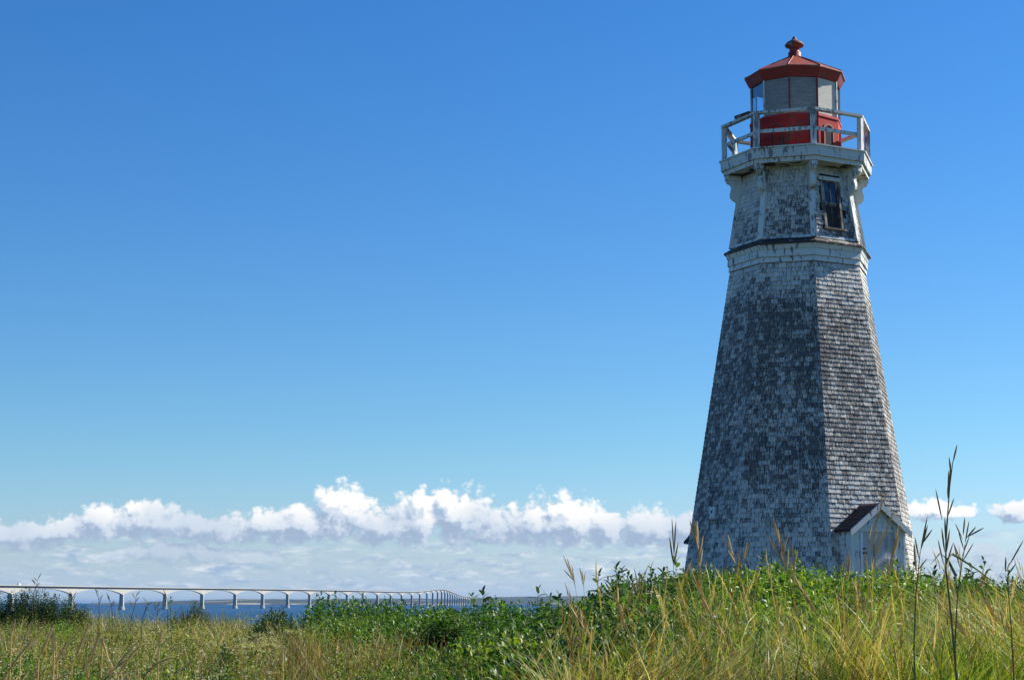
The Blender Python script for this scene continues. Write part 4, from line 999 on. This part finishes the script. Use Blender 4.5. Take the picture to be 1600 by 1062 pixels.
# single leafy shoots standing up over the hedge
def leaf_mesh(nm, m):
    vs = [(0, 0, 0), (.30, .19, .05), (.42, 0, 0), (.30, -.19, .05), (.72, .15, -.02), (.75, 0, -.06), (.72, -.15, -.02), (1, 0, -.20)]
    me = bpy.data.meshes.new(nm); me.from_pydata(vs, [], [(0, 2, 1), (1, 2, 5, 4), (0, 3, 2), (3, 6, 5, 2), (4, 5, 7), (5, 6, 7)]); me.update()
    me.materials.append(m); me.polygons.foreach_set('use_smooth', [True] * 6); return me
LM = [leaf_mesh('leaf', M['leafdark']), leaf_mesh('leaf', M['leafbright'])]
SH = [(754, 924, 12.5, 'tallest leafy shoot over the hedge, just right of the bridge end', 1.1, 0), (738, 930, 12.8, 'leafy shoot leaning against the bridge end, left of the tallest one', 1.0, 0),
      (841, 921, 12.2, 'leafy shoot over the water between the bridge end and the yellow flowers', 1.1, 0), (874, 928, 12.0, 'low leafy shoot above the yellow flower clump', 1.0, 0),
      (860, 932, 12.2, 'short leafy shoot beside the low one above the yellow flowers', .9, 0), (936, 897, 11.8, 'leafy shoot rising beside the thin dry grass heads, left of the twin shoots', 1.1, 0),
      (962, 884, 12.0, 'highest of the leafy shoots left of the lighthouse', 1.15, 0), (972, 889, 12.1, 'leafy shoot twinned with the highest one left of the lighthouse', 1.0, 0),
      (1020, 891, 12.2, 'leafy shoot halfway between the highest shoot and the tower', 1.05, 0), (1036, 893, 12.3, 'broad leafy shoot near the left foot of the tower', 1.1, 0),
      (1057, 876, 11.9, 'leafy shoot rising against the left edge of the tower', 1.1, 1), (264 + 0, 934, 17, 'thin leafy sprig over the water at the third bridge pier', .8, 0),
      (1188, 868, 12.4, 'bright leafy shoot against the shaded tower wall', 1.0, 1), (1246, 866, 12.4, 'bright leafy shoot against the tower wall left of the porch', 1.0, 1),
      (1400, 880, 12.3, 'bright leafy shoot in front of the porch door', 1.0, 1), (1424, 882, 12.3, 'bright leafy shoot in front of the right porch corner', 1.0, 1),
      (1458, 890, 12.0, 'leafy shoot just right of the tower foot', 1.1, 0), (1521, 887, 12.0, 'dark leafy shoot against the sky right of the tall seed stalk', 1.1, 0),
      (1542, 898, 12.0, 'dark leafy shoot between two others on the right skyline', 1.0, 0), (1576, 903, 12.1, 'dark leafy shoot nearest the right edge of the picture', 1.0, 0), (108, 930, 19, 'small leafy sprig standing between the dark shrub and the second pier', .9, 0)]
for (x, y, Y, ds, sz, br) in SH:
    tp = at(x, y, Y); gz = float(ground_z(tp.x, Y)); H = tp.z - gz; lx, ly = random.gauss(0, .10), random.gauss(0, .08)
    root = empty('leafy_shoot', (tp.x - lx * H * .5, Y, gz)); tag(root, ds, 'plant', 'leafy shoots standing above the undergrowth')
    f = lambda t: Vector((lx * H * .5 * t * t * 1.0, ly * H * .4 * t * t, H * t))
    MB().tube([f(t) for t in (0, .3, .6, .85, 1)], [.006, .005, .004, .003, .0015], 5).build('stem', M['greenstem'], root)
    nl = 20; a0 = random.random() * 6
    for j in range(nl):
        t = 1 - (j / nl) ** 1.1 * min(.36 / H, .5); p_ = f(t); az = a0 + j * 2.4 + random.gauss(0, .2); el = max(1.0 - j * .16, .15) + random.gauss(0, .15)
        s_ = .084 * sz * (.55 + .45 * min(1, j / 4)) * random.uniform(.85, 1.15)
        o = link('leaf', LM[br if random.random() < .8 else 1 - br], None, root); o.location = p_; o.rotation_euler = (random.gauss(0, .25), -el, az); o.scale = (s_, s_ * 1.05, s_)

# ------------------------------------------------------------------ seed stalks one can tell apart
def spike_mesh(nm, m):
    mb = MB(); prof = [(0, .010), (.25, .034), (.6, .040), (.85, .026), (1, .004)]
    mb.tube([(0, 0, z) for z, r in prof], [r for z, r in prof], 4); me = bpy.data.meshes.new(nm); me.from_pydata(mb.v, [], mb.f); me.update(); me.materials.append(m); return me
SPK = {'gold': spike_mesh('seed_spike', M['goldspike']), 'dark': spike_mesh('seed_spike', M['darkspike'])}
def seed_stalk(ds, kind, Y, path, spikes, wst=.0035, blades_=(), group='grass stalks with seed spikes'):
    """path = pixels of the stem from low to high; spikes = list of (pixel foot, pixel tip)"""
    P_ = [at(x, y, Y) for x, y in path]; p0 = P_[0]; gz = float(ground_z(p0.x, Y)); root = empty('grass_stalk', (p0.x, Y, gz)); tag(root, ds, 'grass stalk', group)
    o0 = Vector((p0.x, Y, gz)); sm = M['goldstem'] if kind == 'gold' else M['olivestem']
    pts_ = [Vector((0, 0, 0))] + [q - o0 for q in P_]; k = len(pts_)
    MB().tube(pts_, [wst * (1 - .65 * i / (k - 1)) for i in range(k)], 5).build('stem', sm, root)
    for (a, b) in spikes:
        dy = random.gauss(0, .012); A, Bp = at(a[0], a[1], Y) - o0, at(b[0], b[1], Y) - o0 + Vector((0, dy * 2, 0)); d_ = Bp - A
        o = link('seed_spike', SPK[kind], None, root); o.location = A; o.rotation_euler = d_.to_track_quat('Z', 'Y').to_euler(); L = d_.length; wk = min(.095, L * 1.1) if Y > 5.5 else .062
        o.scale = (wk, wk, L)
    for pl in blades_:
        q = [at(x, y, Y) + Vector((0, .06 * i, 0)) - o0 for i, (x, y) in enumerate(pl)]; vs, fs = [], []
        for i, c in enumerate(q):
            w_ = .0045 * (1 - (i / (len(q) - 1)) ** 2 * .9); tdir = (q[min(i + 1, len(q) - 1)] - q[max(i - 1, 0)]).normalized(); sd_ = tdir.cross(Vector((0, 1, .3))).normalized()
            vs += [c + sd_ * w_, c - Vector((0, .002, 0)), c - sd_ * w_]
        for i in range(len(q) - 1): fs += [(3 * i, 3 * i + 1, 3 * i + 4, 3 * i + 3), (3 * i + 1, 3 * i + 2, 3 * i + 5, 3 * i + 4)]
        mesh('leaf_blade', vs, fs, M['olivestem'] if kind == 'dark' else M['greenstem'], root, True)
seed_stalk('tallest dark seed stalk, reaching high into the sky right of the tower', 'dark', 4.6, [(1496, 1075), (1486, 960), (1478, 890), (1478, 850), (1481, 800), (1484, 760), (1489, 720)],
           [((1489, 722), (1496, 694)), ((1486, 742), (1484, 712)), ((1484, 760), (1479, 724)), ((1482, 782), (1475, 736)), ((1481, 778), (1488, 752)), ((1472, 812), (1458, 764)), ((1481, 806), (1487, 778)), ((1478, 850), (1469, 808)),
            ((1479, 832), (1485, 800)), ((1476, 862), (1468, 824)), ((1478, 866), (1484, 826)), ((1474, 880), (1464, 842)), ((1478, 884), (1485, 848))], .0034,
           [[(1480, 890), (1492, 868), (1506, 863), (1530, 871), (1569, 890), (1610, 913)]])
seed_stalk('dark seed stalk with three fanned tips, left of the tallest stalk', 'dark', 5.6, [(1428, 1010), (1431, 930), (1436, 880), (1438, 860)],
           [((1436, 872), (1432, 838)), ((1438, 862), (1446, 807)), ((1439, 858), (1452, 819)), ((1440, 850), (1457, 826)), ((1434, 890), (1446, 872)), ((1432, 896), (1430, 846))], .0032)
seed_stalk('bushy olive seed stalk just right of the tallest stalk', 'dark', 5.2, [(1492, 1010), (1496, 930), (1503, 880), (1508, 850)],
           [((1505, 836), (1505, 808)), ((1504, 842), (1498, 816)), ((1508, 848), (1515, 813)), ((1512, 838), (1536, 824)), ((1510, 840), (1526, 822)), ((1506, 858), (1496, 830)), ((1503, 870), (1512, 834)), ((1500, 872), (1494, 846)), ((1503, 878), (1516, 848)), ((1500, 886), (1490, 850))], .003,
           [[(1494, 900), (1488, 872), (1484, 862), (1476, 880)], [(1500, 905), (1510, 880), (1514, 850)]])
seed_stalk('forked seed stalk at the right edge crossing the arched leaf', 'dark', 5.4, [(1585, 1075), (1580, 980), (1574, 900)],
           [((1571, 894), (1569, 869)), ((1573, 892), (1582, 877)), ((1576, 884), (1601, 843)), ((1573, 900), (1586, 880))], .0035)
seed_stalk('slim bowed golden stalk in front of the porch gable', 'gold', 8.5, [(1330, 985), (1342, 900), (1356, 850), (1370, 810)],
           [((1356, 850), (1363, 818)), ((1364, 836), (1372, 800)), ((1368, 822), (1378, 784)), ((1374, 800), (1384, 760)), ((1378, 790), (1388, 770)), ((1362, 856), (1376, 822)), ((1360, 866), (1366, 838))], .0022)
seed_stalk('golden stalk arching over the porch door', 'gold', 8.2, [(1345, 990), (1362, 900), (1376, 850), (1388, 820)],
           [((1376, 850), (1384, 822)), ((1382, 838), (1392, 806)), ((1386, 826), (1397, 796)), ((1370, 862), (1380, 832)), ((1368, 868), (1372, 840))], .0022)
seed_stalk('thick brown seed head before the right edge of the porch door', 'gold', 8.0, [(1378, 1000), (1384, 930), (1392, 885), (1400, 850)],
           [((1394, 872), (1402, 832)), ((1398, 860), (1404, 818)), ((1400, 852), (1407, 820)), ((1392, 880), (1398, 842)), ((1396, 868), (1406, 838)), ((1389, 892), (1395, 858)), ((1388, 900), (1386, 868))], .003)
seed_stalk('tall golden seed head against the shaded middle of the tower', 'gold', 7.6, [(1256, 1010), (1240, 930), (1228, 880), (1218, 846)],
           [((1212, 832), (1207, 806)), ((1216, 846), (1210, 815)), ((1218, 852), (1216, 824)), ((1222, 866), (1218, 832)), ((1222, 868), (1230, 834)), ((1226, 878), (1223, 846)), ((1214, 862), (1198, 834)), ((1220, 876), (1206, 846)), ((1230, 890), (1232, 856)), ((1228, 888), (1220, 862))], .003)
seed_stalk('short golden stalk right of the tall one before the tower', 'gold', 7.9, [(1246, 1000), (1240, 930), (1240, 880)],
           [((1240, 882), (1237, 846)), ((1240, 886), (1247, 858)), ((1241, 894), (1244, 862)), ((1239, 900), (1232, 866))], .0026)
seed_stalk('dense golden seed head in front of the left edge of the tower', 'gold', 7.4, [(1096, 1010), (1097, 930), (1094, 880), (1090, 850)],
           [((1088, 838), (1082, 806)), ((1090, 846), (1086, 814)), ((1091, 850), (1090, 812)), ((1086, 848), (1076, 812)), ((1092, 862), (1088, 830)), ((1093, 866), (1099, 836)), ((1094, 880), (1090, 850)), ((1094, 884), (1100, 856)), ((1095, 896), (1092, 866))], .003)
seed_stalk('thin dark seed stalk against the cloud left of the tower', 'dark', 7.6, [(1052, 960), (1052, 900), (1053, 870)],
           [((1053, 866), (1050, 808)), ((1053, 868), (1058, 812)), ((1052, 880), (1046, 838)), ((1053, 884), (1060, 846))], .0022)
seed_stalk('pale straw stalk leaning left before the lower left of the tower', 'gold', 8.0, [(1170, 960), (1156, 900), (1148, 876), (1140, 856)],
           [((1140, 858), (1128, 834)), ((1144, 864), (1137, 834)), ((1148, 874), (1140, 846)), ((1150, 880), (1136, 858)), ((1152, 886), (1158, 852))], .0022)
seed_stalk('second pale stalk leaning right, between the two golden heads', 'gold', 8.3, [(1150, 970), (1158, 900), (1160, 880)],
           [((1160, 880), (1166, 846)), ((1160, 884), (1172, 842)), ((1159, 890), (1152, 862))], .002)
seed_stalk('pale two-pronged dry stalk leaning left over the hedge and clouds', 'gold', 9.0, [(906, 1000), (903, 950), (899, 915)],
           [((897, 908), (880, 866)), ((898, 912), (886, 870)), ((896, 906), (881, 889)), ((899, 918), (893, 882))], .0022)
seed_stalk('dry nodding grass head right of the two-pronged dry stalk', 'gold', 9.3, [(914, 990), (914, 940), (911, 905)],
           [((911, 906), (905, 885)), ((912, 908), (910, 890)), ((912, 912), (915, 892)), ((913, 918), (908, 900))], .002)
seed_stalk('golden stalk among the leafy shoots left of the tower foot', 'gold', 8.6, [(1010, 1000), (1004, 950), (998, 920)],
           [((998, 922), (990, 886)), ((999, 924), (1000, 890)), ((998, 932), (986, 904)), ((1000, 936), (1006, 902))], .0024)
seed_stalk('low spiky stalk before the left corner of the porch', 'gold', 8.3, [(1322, 985), (1324, 930), (1325, 895)],
           [((1325, 896), (1322, 862)), ((1326, 898), (1328, 858)), ((1325, 904), (1330, 870)), ((1324, 908), (1316, 880))], .0024)
# diagonal straw stems lower right
DG = [(1085, 905, 1160, 1062, 'bright straw stem slanting down from the left tower edge'), (1240, 905, 1320, 1030, 'bright straw stem slanting right below the middle of the tower'), (1338, 925, 1400, 1062, 'straw stem slanting right below the porch'),
      (900, 960, 960, 1070, 'straw stem slanting right at the left end of the tall grass'), (960, 930, 1010, 1070, 'straw stem slanting right below the highest leafy shoot'), (1125, 985, 1180, 1075, 'short straw stem slanting at the bottom below the tower'),
      (1480, 960, 1560, 1062, 'pale straw stem slanting right from the tallest stalk'), (1545, 950, 1610, 1040, 'pale straw stem slanting towards the lower right corner')]
for (x0, y0, x1, y1, ds) in DG:
    Y = 7.0 + random.random() * .6; n = 7; mxp = [(x1 + (x0 - x1) * t, y1 + (y0 - y1) * t - 8 * math.sin(math.pi * t)) for t in (0, .35, .7, 1)]
    sp_ = [((x0 + (x1 - x0) * t + 0, y0 + (y1 - y0) * t), (x0 + (x1 - x0) * t - 12 + random.gauss(0, 5), y0 + (y1 - y0) * t - 30)) for t in np.linspace(.05, .42, n)]
    seed_stalk(ds, 'gold', Y, mxp, sp_, .0026)
# dry stems lower left
DL_ = [(0, 1070, 66, 998, 0, 1), (32, 1015, 50, 970, 0, 0), (60, 1030, 84, 978, 0, 0), (84, 1030, 83, 980, 0, 0), (90, 1030, 112, 992, 0, 0), (112, 1040, 145, 964, 0, 0), (138, 1050, 160, 996, 0, 1), (160, 996, 170, 1030, 0, 0),
       (165, 1060, 216, 1000, 1, 0), (184, 1055, 232, 1012, 0, 1), (225, 1055, 280, 1036, 1, 1), (70, 1072, 112, 1048, 1, 0), (248, 1020, 253, 980, 0, 0), (18, 990, 25, 966, 0, 0), (135, 1070, 137, 1025, 0, 0), (145, 1070, 200, 1028, 0, 0)]
DD = ['long arched straw leaf in the lower left corner', 'short upright straw stem near the left edge', 'slanting straw stem below the dark shrub', 'upright thin straw stem beside a slanting one at lower left', 'dark-tipped straw stem slanting right at lower left',
      'long bright straw stem pointing up to the water', 'bent straw leaf peaking at lower left, left half', 'bent straw leaf peaking at lower left, right half', 'dark curved dry stem over the mauve flowers', 'straw stem arching right beside the dark curved one',
      'broad brown dry leaf near the bottom left of centre', 'dark dry stem low in the left corner', 'short upright straw stem above the broad brown leaf', 'tiny straw stem under the left shrub', 'upright straw stem at the bottom edge, lower left', 'long low straw stem rising from the bottom edge']
for (x0, y0, x1, y1, dk, arch), ds in zip(DL_, DD):
    Y = 8.8 + random.random(); A, Bp = at(x0, y0, Y), at(x1, y1, Y); gz = float(ground_z(A.x, Y)); root = empty('dry_stem', (A.x, Y, gz)); tag(root, ds, 'dry stem', 'dry stems at the lower left'); o0 = Vector(root.location)
    pl = [Vector((0, 0, 0))]
    for t in (0, .25, .5, .75, 1): q = A.lerp(Bp, t) - o0; q.z += math.sin(math.pi * min(t * .8, 1)) * .05 * arch; pl.append(q)
    MB().tube(pl, [.004, .0042, .004, .0035, .003, .0015], 5).build('stem', M['bark'] if dk else M['goldstem'], root)
    if True:
        vs, fs = [], []
        for i, t in enumerate((.2, .45, .7, .9, 1)):
            q = A.lerp(Bp, t) - o0; q.z += math.sin(math.pi * min(t * .8, 1)) * .05 * arch; w_ = (.0058 if not dk else .0045) * math.sin(math.pi * (t - .05)) + .001
            sdv = (Bp - A).normalized().cross(Vector((0, 1, 0))).normalized() * w_; vs += [q + sdv + Vector((0, -.006, 0)), q - sdv + Vector((0, -.002, 0))]
        for i in range(4): fs.append((2 * i, 2 * i + 1, 2 * i + 3, 2 * i + 2))
        mesh('leaf_blade', vs, fs, M['goldstem'] if not dk else M['goldspike'], root)
# thin weed stalks seen against the water and bridge
WD = [(155, 968, 152, 918, 'thin branching weed before the gap under the third span'), (176, 966, 170, 930, 'thin weed beside the third bridge pier'), (205, 965, 214, 925, 'feathery weed just right of the third pier'), (222, 966, 232, 938, 'low weed stalk over the water between two piers'),
      (52, 925, 60, 902, 'dark grass head standing above the dark shrub against the bridge deck'), (262, 962, 259, 925, 'thin weed in line with the fourth pier'), (115, 962, 112, 925, 'thin weed before the second pier'), (245, 966, 246, 944, 'short twig over the water near the wispy shrub')]
for (x0, y0, x1, y1, ds) in WD:
    Y = 19; A, Bp = at(x0, y0, Y), at(x1, y1, Y); gz = float(ground_z(A.x, Y)); root = empty('weed_stalk', (A.x, Y, gz)); tag(root, ds, 'weed', 'thin weeds against the water'); o0 = Vector(root.location)
    A = A - o0; Bp = Bp - o0
    MB().tube([(0, 0, 0), A, A.lerp(Bp, .5) + Vector((.01, 0, 0)), Bp], [.0042, .0036, .003, .0015], 4).build('stem', M['bark'], root)
    for j in range(5):
        t = .35 + .13 * j; q = A.lerp(Bp, t); e = q + Vector((random.choice((-1, 1)) * random.uniform(.02, .06), 0, random.uniform(.04, .08)))
        o = link('seed_spike', SPK['dark'], None, root); dv = e - q; o.location = q; o.rotation_euler = dv.to_track_quat('Z', 'Y').to_euler(); o.scale = (.11, .11, dv.length)

# ------------------------------------------------------------------ air between here and the far shore
hb = 45000
zb, zt_ = SEA - 3, 64.0
M['haze'] = bpy.data.materials.new('thin_haze'); M['haze'].use_nodes = True
nt = NT(M['haze'].node_tree); nt.n.remove(nt.n['Principled BSDF'])
pv = nt.new('ShaderNodeVolumePrincipled'); pv.inputs['Color'].default_value = rgb(.20, .40, .75); pv.inputs['Density'].default_value = 1.6e-5; pv.inputs['Anisotropy'].default_value = .2
nt.l.new(pv.outputs[0], nt.n['Material Output'].inputs['Volume'])
hv = [(-hb, -5000, zb), (hb, -5000, zb), (hb, 60000, zb), (-hb, 60000, zb), (-hb, -5000, zt_), (hb, -5000, zt_), (hb, 60000, zt_), (-hb, 60000, zt_)]
o = mesh('haze', hv, [(3, 2, 1, 0), (4, 5, 6, 7), (0, 1, 5, 4), (1, 2, 6, 5), (2, 3, 7, 6), (3, 0, 4, 7)], M['haze']); tag(o, 'thin pale sea haze between here and the far shore', 'haze', kind='stuff')
